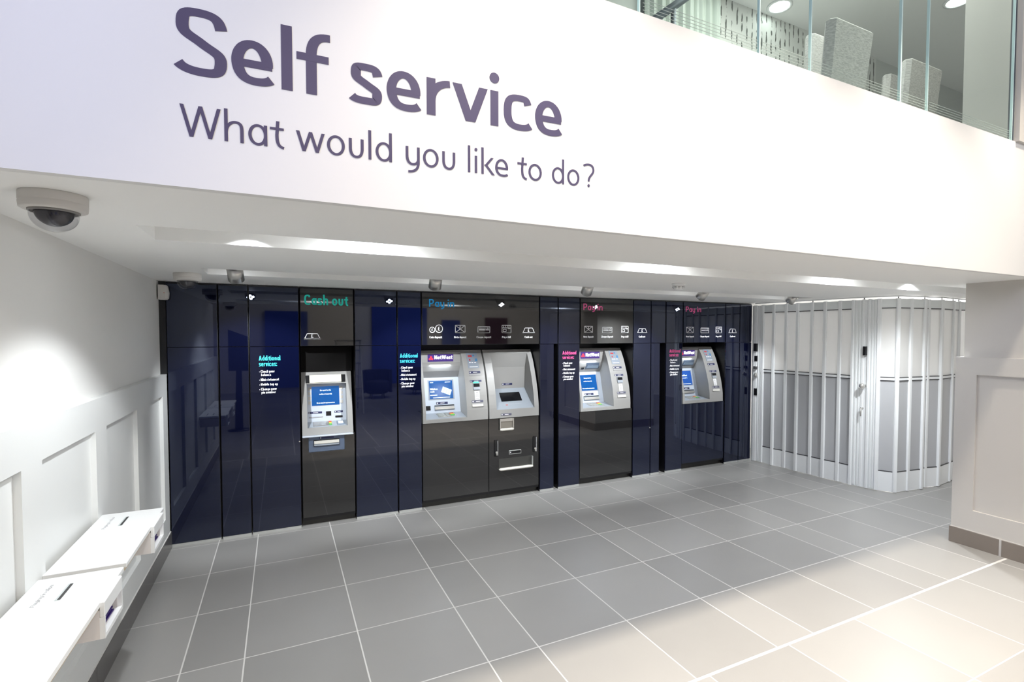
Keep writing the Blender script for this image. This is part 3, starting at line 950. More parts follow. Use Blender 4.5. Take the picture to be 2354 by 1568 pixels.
def cash_out():
    x0 = .150; w_ = .412
    t = thing('cash_machine', (x0 + w_ / 2, W, .6), 'cash out machine with a lit strip above its blue screen and a shelf slot below', 'cash machine')
    X = lambda u: x0 + u - .008
    MB().box(.146, .572, W + .30, W + .46, 1.25, ZJ).build('niche_back', M_BLACK, t)
    MB().prof(.150, .567, [(W + .13, 1.318), (W + .13, ZJ - .01), (W + .16, ZJ - .01), (W + .16, 1.318)]).build('head_panel', mat('matt_black_panel', (.004, .0035, .0035), .7, Specular_IOR_Level=.15), t)
    pf = [(front1(.785), .785), (front1(1.315), 1.315), (W + .42, 1.315), (W + .42, .785)]
    c0, c1, cz0, cz1 = .050, .372, .845, 1.213
    MB().prof(X(.008), X(c0), pf).build('left_stile', M_FASCIA, t)
    MB().prof(X(c1), X(w_ + .004), pf).build('right_stile', M_FASCIA, t)
    MB().prof(X(c0), X(c1), [(front1(.785), .785), (front1(cz0), cz0), (W + .42, cz0), (W + .42, .785)]).build('bottom_rail', M_FASCIA, t)
    MB().prof(X(c0), X(c1), [(front1(cz1), cz1), (front1(1.315), 1.315), (W + .42, 1.315), (W + .42, cz1)]).build('top_rail', M_FASCIA, t)
    MB().prof(X(c0), X(c1), [(back1(.88), .88), (back1(1.213), 1.213), (W + .42, 1.213), (W + .42, .88)]).build('screen_surround', M_PLATE, t)
    sh = MB().prof(X(c0), X(c1), [(W + .03, .845), (W + .115, .880), (W + .42, .880), (W + .42, .845)]).build('keypad_shelf', M_FAS2, t)
    g = lambda u, v: Vector((X(u), W + .035 + v, .848 + v * .41))
    MB().prism([g(.095, .01), g(.222, .01), g(.222, .07), g(.095, .07)], (0, 0, .004)).build('keypad', M_STEEL, sh)
    for i in range(3):
        u = .224
        MB().prism([g(u, .012 + .02 * i), g(u + .022, .012 + .02 * i), g(u + .022, .028 + .02 * i), g(u, .028 + .02 * i)], (0, 0, .006)).build(('green_key', 'yellow_key', 'red_key')[i], (M_GKEY, M_YEL, M_RED)[i], sh)
    rd = MB().prism([g(.290, .01), g(.350, .01), g(.350, .06), g(.290, .06)], (0, 0, .006)).build('card_pad', mat('blue_grey_pad', (.22, .28, .36), .3), sh)
    MB().prism([g(.300, .018), g(.340, .018), g(.340, .05), g(.300, .05)], (0, 0, .010)).build('card_pad_face', M_WHITE, rd)
    # light strip
    lf = lambda z: front1(z)
    inlay(MB(), X(.074), X(.332), 1.226, 1.288, lf, .006).build('light_strip', mat('light_strip_cream', (.8, .8, .66), .4, emit=(1, .98, .80), estr=.55), t)
    for a, c in ((.042, .074), (.332, .366)): inlay(MB(), X(a), X(c), 1.224, 1.288, lf, .007).build('strip_end', M_DARK, t)
    screen(t, X(.092), X(.318), 1.018, 1.183, 'small')
    for a in (.062, .322):
        mb = MB()
        for i in range(4): inlay(mb, X(a), X(a + .026), 1.030 + i * .04, 1.058 + i * .04, back1, .004)
        mb.build('side_buttons', mat('cream_buttons', (.62, .60, .56), .4), t)
    label_plate(t, X(.060), X(.172), .950, .966, back1)
    label_plate(t, X(.274), X(.345), .948, .964, back1)
    inlay(MB(), X(.066), X(.178), .914, .922, back1, .003).build('receipt_slot', M_GREYT, t)
    inlay(MB(), X(.205), X(.247), .926, .964, back1, .004).build('barcode_window', M_DARK, t)
    inlay(MB(), X(.281), X(.340), .906, .922, back1, .005).build('card_slot', M_DARK, t)
    MB().bbox(X(.006), X(w_ + .003), W - .045, W + .006, .772, .784, .004).build('front_shelf', M_PLATE, t)
    bx = MB().bbox(X(.055), X(.342), W - .02, W + .0092, .640, .771, .004).build('cash_box', mat('slate_blue_metal', (.13, .17, .25), .3, .3), t)
    MB().box(X(.093), X(.300), W - .023, W - .018, .690, .744).build('slot_frame', M_DARK, bx)
    MB().box(X(.098), X(.296), W - .034, W - .020, .712, .736).build('slot_shutter', M_CREAM, bx)
    MB().box(X(.098), X(.296), W - .030, W - .020, .694, .710).build('slot_sill', M_FAS2, bx)
    MB().box(X(.138), X(.254), W - .024, W - .019, .751, .768).build('label_plate', M_LABEL, bx)
    MB().cyl((X(.149), W - .026, .7595), (X(.149), W - .022, .7595), .005, n=12).build('label_dot', M_WHITE, bx)
    return t


cash_out()

# ---------------------------------------------------------------- bulkhead lettering
M_VIN = mat('dark_violet_vinyl', srgb(66, 58, 94), .5)
M_VIN2 = mat('violet_vinyl_thin', srgb(66, 58, 94), .5)


def bulk_text(items, yslope, size, w, k, name, label):
    t = None
    ang = .0203 if name == 'heading_sign' else .0185
    U_ = Vector((math.cos(ang), 0, math.sin(ang)))
    x_org = P(items[0][1], yslope, 1, YB)[0]
    O = Vector((x_org, YB - .0003, 2.3575 + .0203 * (x_org - .011) if name == 'heading_sign' else 2.186 + .0185 * (x_org + .133)))
    for ch, a, c, yy in items:
        xa, xb = P(a, yy, 1, YB)[0], P(c, yy, 1, YB)[0]
        if t is None: t = thing(name, O, label, 'sign')
        mb = MB()
        lay(mb, ch, xa - x_org, xb - x_org, size, O, U_, Z_, NF, w, k, .0007)
        mb.build('letter' if ch != '?' else 'question_mark', M_VIN, t)


bulk_text([('S', 405, 521.3, 110), ('e', 532, 627.7, 150), ('l', 646, 672.3, 130), ('f', 682, 759.5, 150), ('s', 807, 878, 200), ('e', 889, 966.5, 205), ('r', 981, 1034.4, 220),
           ('v', 1041.5, 1120.5, 230), ('i', 1125.5, 1147.7, 240), ('c', 1158, 1221, 255), ('e', 1230, 1291, 265)], 110, .1845, .158, .74, 'heading_sign',
          'large bold dark violet Self service lettering on the white bulkhead')
bulk_text([('W', 413.5, 507.7, 280), ('h', 515.7, 560, 290), ('a', 570.7, 614.4, 300), ('t', 620.7, 652.7, 310), ('w', 681, 746.5, 325), ('o', 751.8, 792.8, 330), ('u', 802.2, 836, 335),
           ('l', 846.8, 853.8, 330), ('d', 863.5, 901, 340), ('y', 932.8, 964.9, 360), ('o', 972.5, 1008.3, 360), ('u', 1016.8, 1046.5, 365), ('l', 1075.5, 1081.3, 360), ('i', 1090.5, 1097.9, 370),
           ('k', 1106.6, 1135.5, 370), ('e', 1138.4, 1168, 380), ('t', 1189.5, 1211, 385), ('o', 1214.8, 1245.4, 390), ('d', 1268.8, 1296.7, 390), ('o', 1304, 1331.8, 400), ('?', 1340, 1366.3, 400)],
          280, .0895, .095, .82, 'question_sign', 'thin violet What would you like to do lettering below the bold heading')

# ---------------------------------------------------------------- writing shelves on the left wall
M_LEAF = mat('violet_leaflets', (.035, .012, .16), .4)


def shelf(y0, y1, label, leafs):
    t = thing('writing_shelf', ((XW - .54) / 2, y0, .62), label, 'writing shelf')
    xf, zt = -.541, .775
    top_ = MB().bbox(XW, xf, y0, y1, zt - .018, zt, .0015)
    top_.build('tabletop', M_LAM, t)
    MB().box(XW, xf - .006, y0 + .003, y1 - .003, zt - .030, zt - .018).build('ply_core', M_EDGE, t)
    # slip slot and its printed caption
    sy0, sy1 = y1 - .215, y1 - .085
    sx = -.665
    rm = MB().box(sx - .012, sx + .002, sy0, sy1, zt - .001, zt + .0012).build('slot_rim', mat('slot_rim_grey', (.55, .6, .6), .3), t)
    MB().box(sx - .006, sx + .002, sy0 + .003, sy1 - .003, zt, zt + .0016).build('slip_slot', M_DARK, t)
    mb = MB(); text(mb, 'Paying in slips', (sx - .055, sy0 - .02, zt + .0001), Y_, -X_, Z_, .012, w=.12, width=.165)
    mb.build('slot_caption', mat('faint_grey_print', (.55, .55, .57), .5), t)
    # leaflet pod hanging below
    p0, p1 = y1 - .285, y1 - .075
    xo = -.530
    pod = MB()
    pod.box(XW, xo - .0141, p0, p0 + .012, .6621, zt - .0301)
    pod.box(XW, xo - .0141, p1 - .012, p1, .6621, zt - .0301)
    pod.box(XW, xo - .0141, p0, p1, .650, .662)
    pod.box(XW, XW + .012, p0 + .0121, p1 - .0121, .6621, zt - .0301)
    pod.build('leaflet_pod', mat('blush_white_laminate', (.76, .72, .70), .4), t)
    fr = MB()
    fr.bbox(xo - .014, xo, p0, p1, .722, .772, .002)
    fr.box(xo - .014, xo, p0, p0 + .008, .650, .722); fr.box(xo - .014, xo, p1 - .008, p1, .650, .722)
    fr.box(xo - .014, xo, p0 + .008, p1 - .008, .650, .664)
    fr.build('pod_front', M_LAM, t)
    return t, (p0, p1, xo)


for (y0, y1, lab), nl in (((1.69, 2.41, 'white writing shelf nearest the camera on the left wall'), 6), ((2.447, 3.15, 'white writing shelf farther along the left wall by the glass wall'), 6)):
    t, (p0, p1, xo) = shelf(y0, y1, lab, nl)
    which = 'near' if y1 < 2.5 else 'far'
    proto = None
    for i in range(nl):
        if proto is None:
            mb = MB(); mb.box(-.70, xo - .020, p0 + .024, p1 - .026, .6630, .6680)
            o = mb.build('leaflet', M_LEAF); proto = o
            base = o.location.copy()
        else:
            o = proto.copy(); COL.objects.link(o)
        o.location = base + Vector((-.004 * (i % 3), .004 * ((i * 2) % 3) - .004, .0070 * i + .0005))
        o.rotation_euler = (0, 0, math.radians(((i * 37) % 7 - 3) * .6))
        tag(o, 'violet leaflet in the flat stack in the front pocket of the %s writing shelf' % which, 'leaflet', 'violet leaflets in the %s shelf pocket' % which)

# ---------------------------------------------------------------- ceiling fittings
M_CAMB = mat('warm_white_plastic', (.62, .60, .57), .4)
M_DOME = None


def clear_mat(name, tint):
    m_ = bpy.data.materials.new(name); m_.use_nodes = True
    nt = m_.node_tree; nt.nodes.clear()
    out = nt.nodes.new('ShaderNodeOutputMaterial')
    tr = nt.nodes.new('ShaderNodeBsdfTransparent'); tr.inputs[0].default_value = (*tint, 1)
    gl = nt.nodes.new('ShaderNodeBsdfGlossy'); gl.inputs['Roughness'].default_value = .02
    fr = nt.nodes.new('ShaderNodeFresnel'); fr.inputs['IOR'].default_value = 1.45
    ge = nt.nodes.new('ShaderNodeNewGeometry'); inv = nt.nodes.new('ShaderNodeMath'); inv.operation = 'SUBTRACT'; inv.inputs[0].default_value = 1
    nt.links.new(ge.outputs['Backfacing'], inv.inputs[1])
    mm = nt.nodes.new('ShaderNodeMath'); mm.operation = 'MULTIPLY'
    nt.links.new(fr.outputs[0], mm.inputs[0]); nt.links.new(inv.outputs[0], mm.inputs[1])
    mx = nt.nodes.new('ShaderNodeMixShader')
    nt.links.new(mm.outputs[0], mx.inputs[0]); nt.links.new(tr.outputs[0], mx.inputs[1]); nt.links.new(gl.outputs[0], mx.inputs[2]); nt.links.new(mx.outputs[0], out.inputs[0])
    return m_


M_DOME = clear_mat('clear_dome', (.80, .80, .81))


def dome(cx, cy, r, label):
    t = thing('dome_camera', (cx, cy, H), label, 'security camera')
    h = r * .62
    MB().lathe((cx, cy, H), [(r * .985, 0), (r, -.003), (r, -h * .5), (r * .985, -h * .52), (r * .985, -h * .56), (r, -h * .6), (r * .98, -h * .92), (r * .90, -h), (0, -h)], 56).build('housing', M_CAMB, t)
    rd = r * .72
    MB().lathe((cx, cy, H - h), [(rd, 0), (rd, -.012)] + [(rd * math.cos(a), -.012 - rd * .86 * math.sin(a)) for a in [math.radians(9 * i) for i in range(1, 11)]], 48).build('dome', M_DOME, t)
    MB().lathe((cx, cy, H - h), [(rd * .82, 0)] + [(rd * .82 * math.cos(a), -rd * .80 * math.sin(a)) for a in [math.radians(9 * i) for i in range(0, 11)]], 32).build('camera_module', mat('dark_camera_module', (.07, .07, .08), .10, .7), t)
    MB().cyl((cx + rd * .25, cy - rd * .35, H - h - rd * .30), (cx + rd * .36, cy - rd * .52, H - h - rd * .42), rd * .22, n=20).build('lens', M_DARK, t)
    MB().lathe((cx, cy, H - h), [(rd * 1.05, .001), (rd * 1.05, -.004), (rd * .98, -.006), (rd * .98, .001)], 48).build('dome_ring', mat('mid_grey_ring', (.25, .24, .23), .4), t)  # plain grey ring around the dome
    return t


dome(-.575, 1.955, .076, 'large white dome security camera on the soffit near the left wall')
dome(-.545, 4.10, .079, 'smaller looking dome security camera above the corner of the glass wall')

M_LAMP = mat('satin_aluminium', (.60, .59, .57), .3, .8)
M_LED = mat('led_emitter', (1, 1, 1), .3, emit=(.92, .96, 1.0), estr=40)


def ceiling_spot(x, y, label, yaw=0, tilt=24, power=22):
    t = thing('ceiling_spotlight', (x, y, 2.17), label, 'spotlight', 'adjustable spotlights in the rear ceiling trough')
    piv = Vector((x, y, 2.040))
    # the lamp faces the glass wall and slightly down
    d = Vector((math.sin(math.radians(yaw)) * .5, math.cos(math.radians(tilt)), -math.sin(math.radians(tilt)))).normalized()
    d = Vector((math.sin(math.radians(yaw)), 1.0, -1.15)).normalized()
    r = .047
    MB().cyl((x, y, 2.17), (x, y, 2.10), .008, n=12).build('stem', M_DARK, t)
    a, c = piv - d * .055, piv + d * .050
    MB().cyl(a, c, r, n=32).build('barrel', M_LAMP, t)
    MB().cyl(a - d * .020, a, r * .86, r * .99, n=32).build('rear_cap', M_DARK, t)
    rim = MB().cyl(c, c + d * .003, r * .92, n=32).build('front_plate', M_DARK, t)
    u = d.orthogonal().normalized(); v = d.cross(u)
    for k in range(4):
        an = math.radians(45 + 90 * k)
        q = c + d * .003 + (u * math.cos(an) + v * math.sin(an)) * r * .45
        MB().cyl(q, q + d * .003, r * .27, n=16).build('led', M_LED, rim)
    spot('ceiling_spot_lamp', c + d * .012, c + d * 2, power, 78, .55, COOL, .02)
    return t


for x, y, nm, yaw, pw in ((-.258, 3.885, 'silver ceiling spotlight beside the small dome camera, first from the left', 6, 85), (1.045, 3.84, 'silver ceiling spotlight above the blue Pay in sign', 6, 85),
                      (2.36, 3.80, 'silver ceiling spotlight above the plain unit beside the coin machine', 8, 85), (3.69, 3.82, 'silver ceiling spotlight just right of the smoke detector', -12, 100),
                      (5.03, 3.86, 'silver ceiling spotlight at the right end of the trough near the gate', -8, 60)):
    ceiling_spot(x, y, nm, yaw, power=pw)

t = thing('smoke_detector', (2.80, 3.16, H), 'round white smoke detector with dark slots on the soffit', 'smoke detector')
MB().lathe((2.80, 3.16, H), [(.052, 0), (.052, -.010), (.046, -.014), (.046, -.020), (.050, -.022), (.044, -.040), (.030, -.050), (0, -.053)], 40).build('body', M_LAM, t)
mb = MB()
for k in range(10):
    a0 = math.radians(36 * k + 6); a1 = math.radians(36 * k + 30)
    for zz in (-.028, -.036):
        rr = .0482 + (zz + .028) * .45
        pts = [(2.80 + rr * math.cos(a0 + (a1 - a0) * i / 4), 3.16 + rr * math.sin(a0 + (a1 - a0) * i / 4)) for i in range(5)]
        inner = [(2.80 + (rr - .006) * math.cos(a0 + (a1 - a0) * i / 4), 3.16 + (rr - .006) * math.sin(a0 + (a1 - a0) * i / 4)) for i in reversed(range(5))]
        mb.prism([(p[0], p[1], H + zz) for p in pts + inner], (0, 0, -.004))
mb.build('vents', M_DARK, t)

t = thing('alarm_sensor', (-.79, W - .05, 1.905), 'small white alarm sensor fixed in the corner above the rail', 'alarm sensor')
MB().loft([[(XL + .01, W - .075, z), (-.768 + dx, W - .078, z), (-.752 + dx, W - .055, z), (-.752 + dx, W - .02, z), (-.775, W - .004, z), (XL + .01, W - .004, z)] for z, dx in ((1.905, -.012), (1.915, -.002), (1.955, .002), (2.005, -.006), (2.015, -.014))]).build('body', M_CAMB, t)
MB().cyl((-.776, W - .0775, 1.955), (-.776, W - .080, 1.955), .003, n=10).build('indicator', M_RED, t)

# ---------------------------------------------------------------- folding gate
M_GATE = mat('pale_anodised_aluminium', (.84, .87, .87), .4, 0.0)
M_GATE2 = mat('white_powder_coated_steel', (.90, .92, .93), .38, .0)
M_SEAL = mat('dark_grey_seal', (.07, .07, .075), .5)


def pane_mat(name, col, tr, rough):
    m_ = bpy.data.materials.new(name); m_.use_nodes = True
    nt = m_.node_tree; nt.nodes.clear()
    out = nt.nodes.new('ShaderNodeOutputMaterial')
    d = nt.nodes.new('ShaderNodeBsdfPrincipled')
    d.inputs['Base Color'].default_value = (*col, 1); d.inputs['Roughness'].default_value = rough
    t_ = nt.nodes.new('ShaderNodeBsdfTranslucent'); t_.inputs['Color'].default_value = (.9, .9, .9, 1)
    mx = nt.nodes.new('ShaderNodeMixShader'); mx.inputs[0].default_value = tr
    nt.links.new(d.outputs[0], mx.inputs[1]); nt.links.new(t_.outputs[0], mx.inputs[2]); nt.links.new(mx.outputs[0], out.inputs[0])
    return m_


M_UP = pane_mat('opal_white_pane', (.80, .80, .79), .35, .35)
M_LO = pane_mat('frosted_grey_pane', (.52, .53, .55), .08, .3)
gate = thing('folding_gate', (5.6, 3.4, 0), 'white folding security gate with opal panes curving from the glass wall to the right', 'folding gate')
gp = [(138, 1262, 'm'), (168, 1262, 'm'), (212, 1272, 'p'), (280, 1294, 'p'), (370, 1311, 'p'), (448, 1333, 'p'), (547, 1356, 'p'), (635, 1380, 'p'), (738, 1403, 'p'), (825, 1427, 'm'),
      (897, 1440, 'l'), (938, 1450, 'm'), (1003, 1463, 'p'), (1130, 1481, 'p'), (1216, 1468, 'p'), (1310, 1456, 'p'), (1335, 1444, 'p'), (1428, 1437, 'p'), (1505, 1404, 'p'), (1545, 1386, 'p'), (1622, 1384, 'e')]
GPTS = []
for x, y, k in gp:
    q = P(1680 + x / 3.016, 640 + y / 3.016, 2, 0)  # foot of the fold on the floor
    GPTS.append((max(q[0] * .995, 5.496), q[1] * .995, k))
GPTS += [(GPTS[-1][0] + .32, GPTS[-1][1] + .12, 'e')]


def leaf_box(mb, A, B, s0, s1, z0_, z1_, t0, t1):
    """box along A->B between fractions s0,s1; t = offset along the normal"""
    d = (B - A); n = Vector((d[1], -d[0], 0)).normalized()
    if n.dot(Vector((0, 0, 0)) - A) < 0: n = -n
    a, c = A + d * s0, A + d * s1
    ring = [a + n * t0, c + n * t0, c + n * t1, a + n * t1]
    mb.loft([[p + Vector((0, 0, z0_)) for p in ring], [p + Vector((0, 0, z1_)) for p in ring]])


gtop = 2.015
for i in range(len(GPTS) - 1):
    A = Vector((GPTS[i][0], GPTS[i][1], 0)); B = Vector((GPTS[i + 1][0], GPTS[i + 1][1], 0))
    L = (B - A).length; k = GPTS[i][2]
    e = min(.3, .016 / L)
    if k in 'ml':
        mb = MB(); leaf_box(mb, A, B, .02, .98, .006, gtop, -.012, .012)
        o = mb.build('solid_leaf' if k == 'm' else 'lock_stile', M_GATE if k == 'm' else M_GATE2, gate)
        for s in (.3, .62) if k == 'm' else ():
            mb = MB(); leaf_box(mb, A, B, s, s + .012 / L, .02, gtop, .012, .020); mb.build('leaf_rib', M_GATE2, o)
        if k == 'l':
            mb = MB(); leaf_box(mb, A, B, .30, .80, 1.425, 1.52, .012, .045); mb.build('lock_box', M_DARK, o)
            d = (B - A); n = Vector((d[1], -d[0], 0)).normalized()
            if n.dot(-A) < 0: n = -n
            c = A + d * .45 + Vector((0, 0, 1.10))
            kb = MB().cyl(c + n * .012, c + n * .04, .016, n=20)
            kb.build('knob_stem', M_STEEL, o)
            MB().lathe(c + n * .065 + Vector((0, 0, -.030)), [(.030 * math.sin(math.radians(a)), .030 - .030 * math.cos(math.radians(a))) for a in range(0, 181, 15)], 24).build('knob', M_STEEL, o)
            c = A + d * .25 + Vector((0, 0, .86))
            MB().cyl(c + n * .012, c + n * .055, .009, n=16).build('handle_stem', M_STEEL, o)
            MB().cyl(c + n * .055, c + n * .055 + Vector((0, 0, -.085)), .009, .007, n=16).build('handle', M_STEEL, o)
    elif k == 'p':
        mb = MB()
        leaf_box(mb, A, B, e, 1 - e, .006, .212, -.010, .010)
        kick = mb.build('kick_plate', M_GATE2, gate)
        mb = MB(); leaf_box(mb, A, B, e, 1 - e, 1.925, gtop, -.010, .010); mb.build('top_plate', M_GATE, gate)
        mb = MB(); leaf_box(mb, A, B, e, 1 - e, 1.172, 1.196, -.010, .010); mb.build('middle_rail', M_GATE2, gate)
        mb = MB(); leaf_box(mb, A, B, e, 1 - e, 1.205, 1.918, -.003, .003); up_ = mb.build('upper_pane', M_UP, gate)
        mb = MB(); leaf_box(mb, A, B, e, 1 - e, .220, 1.163, -.003, .003); lo_ = mb.build('lower_pane', M_LO, gate)
        for zz, pr in ((1.917, up_), (1.196, up_), (1.162, lo_), (.212, lo_)):
            mb = MB(); leaf_box(mb, A, B, e, 1 - e, zz, zz + .009, -.011, .011); mb.build('seal', M_SEAL, pr)
for i, (x, y, k) in enumerate(GPTS):
    j0, j1 = max(0, i - 1), min(len(GPTS) - 1, i + 1)
    dv = Vector((GPTS[j1][0] - GPTS[j0][0], GPTS[j1][1] - GPTS[j0][1], 0)).normalized()
    nv = Vector((dv[1], -dv[0], 0))
    hw_, c0 = (.020 if k == 'p' else .014), Vector((x, y, 0))
    ring = [c0 + dv * (hw_ * a_) + nv * (.022 * b_) for a_, b_ in ((-1, -.6), (-.7, -1), (.7, -1), (1, -.6), (1, .6), (.7, 1), (-.7, 1), (-1, .6))]
    MB().loft([[q + Vector((0, 0, .008)) for q in ring], [q + Vector((0, 0, gtop + .005)) for q in ring]]).build('gate_post', M_GATE2, gate)
    if i in (4, 6, 10, 13, 15, 17, 18, 19): MB().cyl((x, y, gtop), (x, y, H - .008), .005, n=8).build('hanger_pin', M_SEAL, gate)
# black lock block and lever on the jamb by the glass wall
jx, jy = GPTS[0][0], GPTS[0][1]
for z0_, z1_, w_, nm, m_ in ((1.43, 1.53, .03, 'jamb_lock_box', M_DARK), (1.30, 1.37, .012, 'jamb_bolt', M_DARK), (.86, .95, .012, 'jamb_handle', M_DARK), (1.20, 1.235, .03, 'jamb_plate', M_SEAL)):
    MB().box(jx - .014 - w_, jx - .010, jy - .05, jy - .012, z0_, z1_).build(nm, m_, gate)
MB().lathe((jx - .037, jy - .045, 1.10), [(.026 * math.sin(math.radians(a)), .026 - .026 * math.cos(math.radians(a))) for a in range(0, 181, 15)], 20).build('jamb_knob', M_STEEL, gate)
MB().box(5.488, jx + .05, jy + .002, W - .003, 0, gtop).build('jamb', M_GATE2, gate)
# curved ceiling track
tr = MB()
for i in range(len(GPTS) - 1):
    leaf_box(tr, Vector((GPTS[i][0], GPTS[i][1], 0)), Vector((GPTS[i + 1][0], GPTS[i + 1][1], 0)), -.04, 1.04, H - .010, H - .001, -.012, .012)
tr.build('ceiling_track', M_GATE2, gate)
# unseen lobby behind the gate, lights added to backlight the upper panes
area('pane_backlight', (8.9, 4.3, 1.5), (6.0, 3.6, 1.5), 1.0, 75, (1, .98, .95), 1.0)
area('lobby_fill_light', (7.3, 4.2, 2.03), (7.3, 4.2, 0), 2.4, 14, (1, .98, .95), 1.4)

# ---------------------------------------------------------------- mezzanine behind glass
M_GLASS = clear_mat('green_tinted_glass', (.90, .95, .925))
M_GEDGE = mat('polished_glass_edge', (.62, .80, .80), .2)
M_REFL_LINE = mat('reflection_line_grey', (.32, .38, .36), .5)
gx = [.30, 1.300, 1.974, 2.327, 3.075, 3.338, 4.330]
for i in range(len(gx) - 1):
    a, c = gx[i], gx[i + 1]
    mb = MB().box(a + .006, c - .006, YB + .004, YB + .016, ZB, 4.25)
    w_ = struct(mb, 'window_%d' % (i + 1), M_GLASS)
    ed = .010 if abs(c - 3.075) < .01 else (.004 if c < 4 else .006)
    mb = MB().box(c - .006 - ed, c - .0055, YB + .003, YB + .017, ZB, 4.25)
    e_ = mb.build('glass_edge', M_GEDGE); e_.parent = w_; e_.location = Vector(e_.location) - Vector(w_.location)
    if i > 0:
        mb = MB()
        for zz in (2.938, 2.952, 2.966, 2.980): mb.box(a + .008, c - .02, YB + .0025, YB + .0035, zz, zz + .0022)  # thin grey lines drawn in place of reflections low on the glass
        e_ = mb.build('reflection_lines', M_REFL_LINE); e_.parent = w_; e_.location = Vector(e_.location) - Vector(w_.location)
struct(MB().box(4.330, 4.338, YB, YB + .03, ZB, ZC), 'trim_5', mat('dark_mullion', (.12, .13, .15), .4))

M_MEZ = mat('pale_sage_wall', (.60, .63, .60), .6)
struct(MB().box(-5.4, 9.2, 4.15, 4.3, ZB, ZC), 'wall_mezzanine', M_MEZ)
# wallpaper with black scribbled ladders
wp = mat('scribble_wallpaper', (.72, .72, .70), .6)
nt = wp.node_tree; b = nt.nodes['Principled BSDF']
tc = nt.nodes.new('ShaderNodeTexCoord'); mp = nt.nodes.new('ShaderNodeMapping'); mp.inputs['Scale'].default_value = (5.2, 1, 1.0)
nt.links.new(tc.outputs['Object'], mp.inputs[0])
n1 = nt.nodes.new('ShaderNodeTexNoise'); n1.inputs['Scale'].default_value = 22; n1.inputs['Detail'].default_value = 2
mp2 = nt.nodes.new('ShaderNodeMapping'); mp2.inputs['Scale'].default_value = (1.6, 1, .55)
nt.links.new(tc.outputs['Object'], mp2.inputs[0]); nt.links.new(mp2.outputs[0], n1.inputs['Vector'])
wv = nt.nodes.new('ShaderNodeTexWave'); wv.inputs['Scale'].default_value = .8; wv.inputs['Distortion'].default_value = 1.5
nt.links.new(mp.outputs[0], wv.inputs['Vector'])
mu = nt.nodes.new('ShaderNodeMath'); mu.operation = 'MULTIPLY'
nt.links.new(n1.outputs['Fac'], mu.inputs[0]); nt.links.new(wv.outputs['Fac'], mu.inputs[1])
rp = nt.nodes.new('ShaderNodeValToRGB'); rp.color_ramp.elements[0].position = .46; rp.color_ramp.elements[0].color = (.70, .71, .68, 1)
rp.color_ramp.elements[1].position = .50; rp.color_ramp.elements[1].color = (.12, .13, .12, 1)
nt.links.new(mu.outputs[0], rp.inputs[0]); nt.links.new(rp.outputs[0], b.inputs['Base Color'])
struct(MB().box(4.15, 6.9, 4.13, 4.149, ZB, ZC), 'trim_6', wp)
# pleated curtain left of the wallpaper
ct = MB(); n = 90; fr_, bk_ = [], []
for i in range(n + 1):
    x = 3.15 + .95 * i / n; y = 4.06 + .022 * math.sin(i * .55) + .01 * math.sin(i * 1.3)
    fr_.append((x, y)); bk_.append((x, y + .006))
ring = fr_ + bk_[::-1]
ct.loft([[(x, y, ZB + .02) for x, y in ring], [(x, y, 5.12) for x, y in ring]])
tag(ct.build('curtain', mat('sage_curtain', (.50, .55, .50), .8)), 'pale sage pleated curtain behind the upper glass, left of the patterned wallpaper', 'curtain')

fab = mat('grey_woven_fabric', (.36, .35, .345), .85)
nt = fab.node_tree; b = nt.nodes['Principled BSDF']
tc = nt.nodes.new('ShaderNodeTexCoord'); mp = nt.nodes.new('ShaderNodeMapping'); mp.inputs['Scale'].default_value = (1, 1, 4.5)
n1 = nt.nodes.new('ShaderNodeTexNoise'); n1.inputs['Scale'].default_value = 38; n1.inputs['Detail'].default_value = 3
nt.links.new(tc.outputs['Object'], mp.inputs[0]); nt.links.new(mp.outputs[0], n1.inputs['Vector'])
rp = nt.nodes.new('ShaderNodeValToRGB'); rp.color_ramp.elements[0].position = .35; rp.color_ramp.elements[0].color = (.40, .39, .38, 1)
rp.color_ramp.elements[1].position = .62; rp.color_ramp.elements[1].color = (.60, .59, .57, 1)
nt.links.new(n1.outputs['Fac'], rp.inputs[0]); nt.links.new(rp.outputs[0], b.inputs['Base Color'])
M_LEG = mat('dark_wood_leg', (.05, .035, .025), .4)


def up_chair(y, tl, tr_, bl, label):
    """upholstered chair turned to the window; tl.. are photo pixels of its back at depth y"""
    a, c, d = P(*tl, 1, y), P(*tr_, 1, y), P(*bl, 1, y)
    x0, x1, zt = a[0], c[0], (a[2] + c[2]) / 2
    lean = .06
    t = thing('dining_chair', ((x0 + x1) / 2, y + .2, ZB), label, 'chair')
    zs = ZB + .46
    r = .03
    rings = []
    th = .09
    for z, k in ((zs - .02, 1), (zt - .05, 0), (zt - .012, 0), (zt, .018)):
        yy = y + lean * (zt - z) / (zt - zs)
        ins = k if k < 1 else .0
        sh = .02 * (zt - z) / (zt - zs)
        X0, X1, Y0, Y1 = x0 + ins + sh, x1 - ins - sh, yy + ins * .5, yy + th - ins * .5
        rings.append([(X0 + r, Y0, z), (X1 - r, Y0, z), (X1, Y0 + r, z), (X1, Y1 - r, z), (X1 - r, Y1, z), (X0 + r, Y1, z), (X0, Y1 - r, z), (X0, Y0 + r, z)])
    MB().loft(rings).build('backrest', fab, t)
    MB().bbox(x0 + .01, x1 - .01, y + .155, y + .56, zs - .09, zs, .025).build('seat', fab, t)
    for lx in (x0 + .035, x1 - .035):
        for ly in (y + .12, y + .52): MB().cyl((lx, ly, ZB), (lx, ly, zs - .085), .014, .021, n=12).build('leg', M_LEG, t)


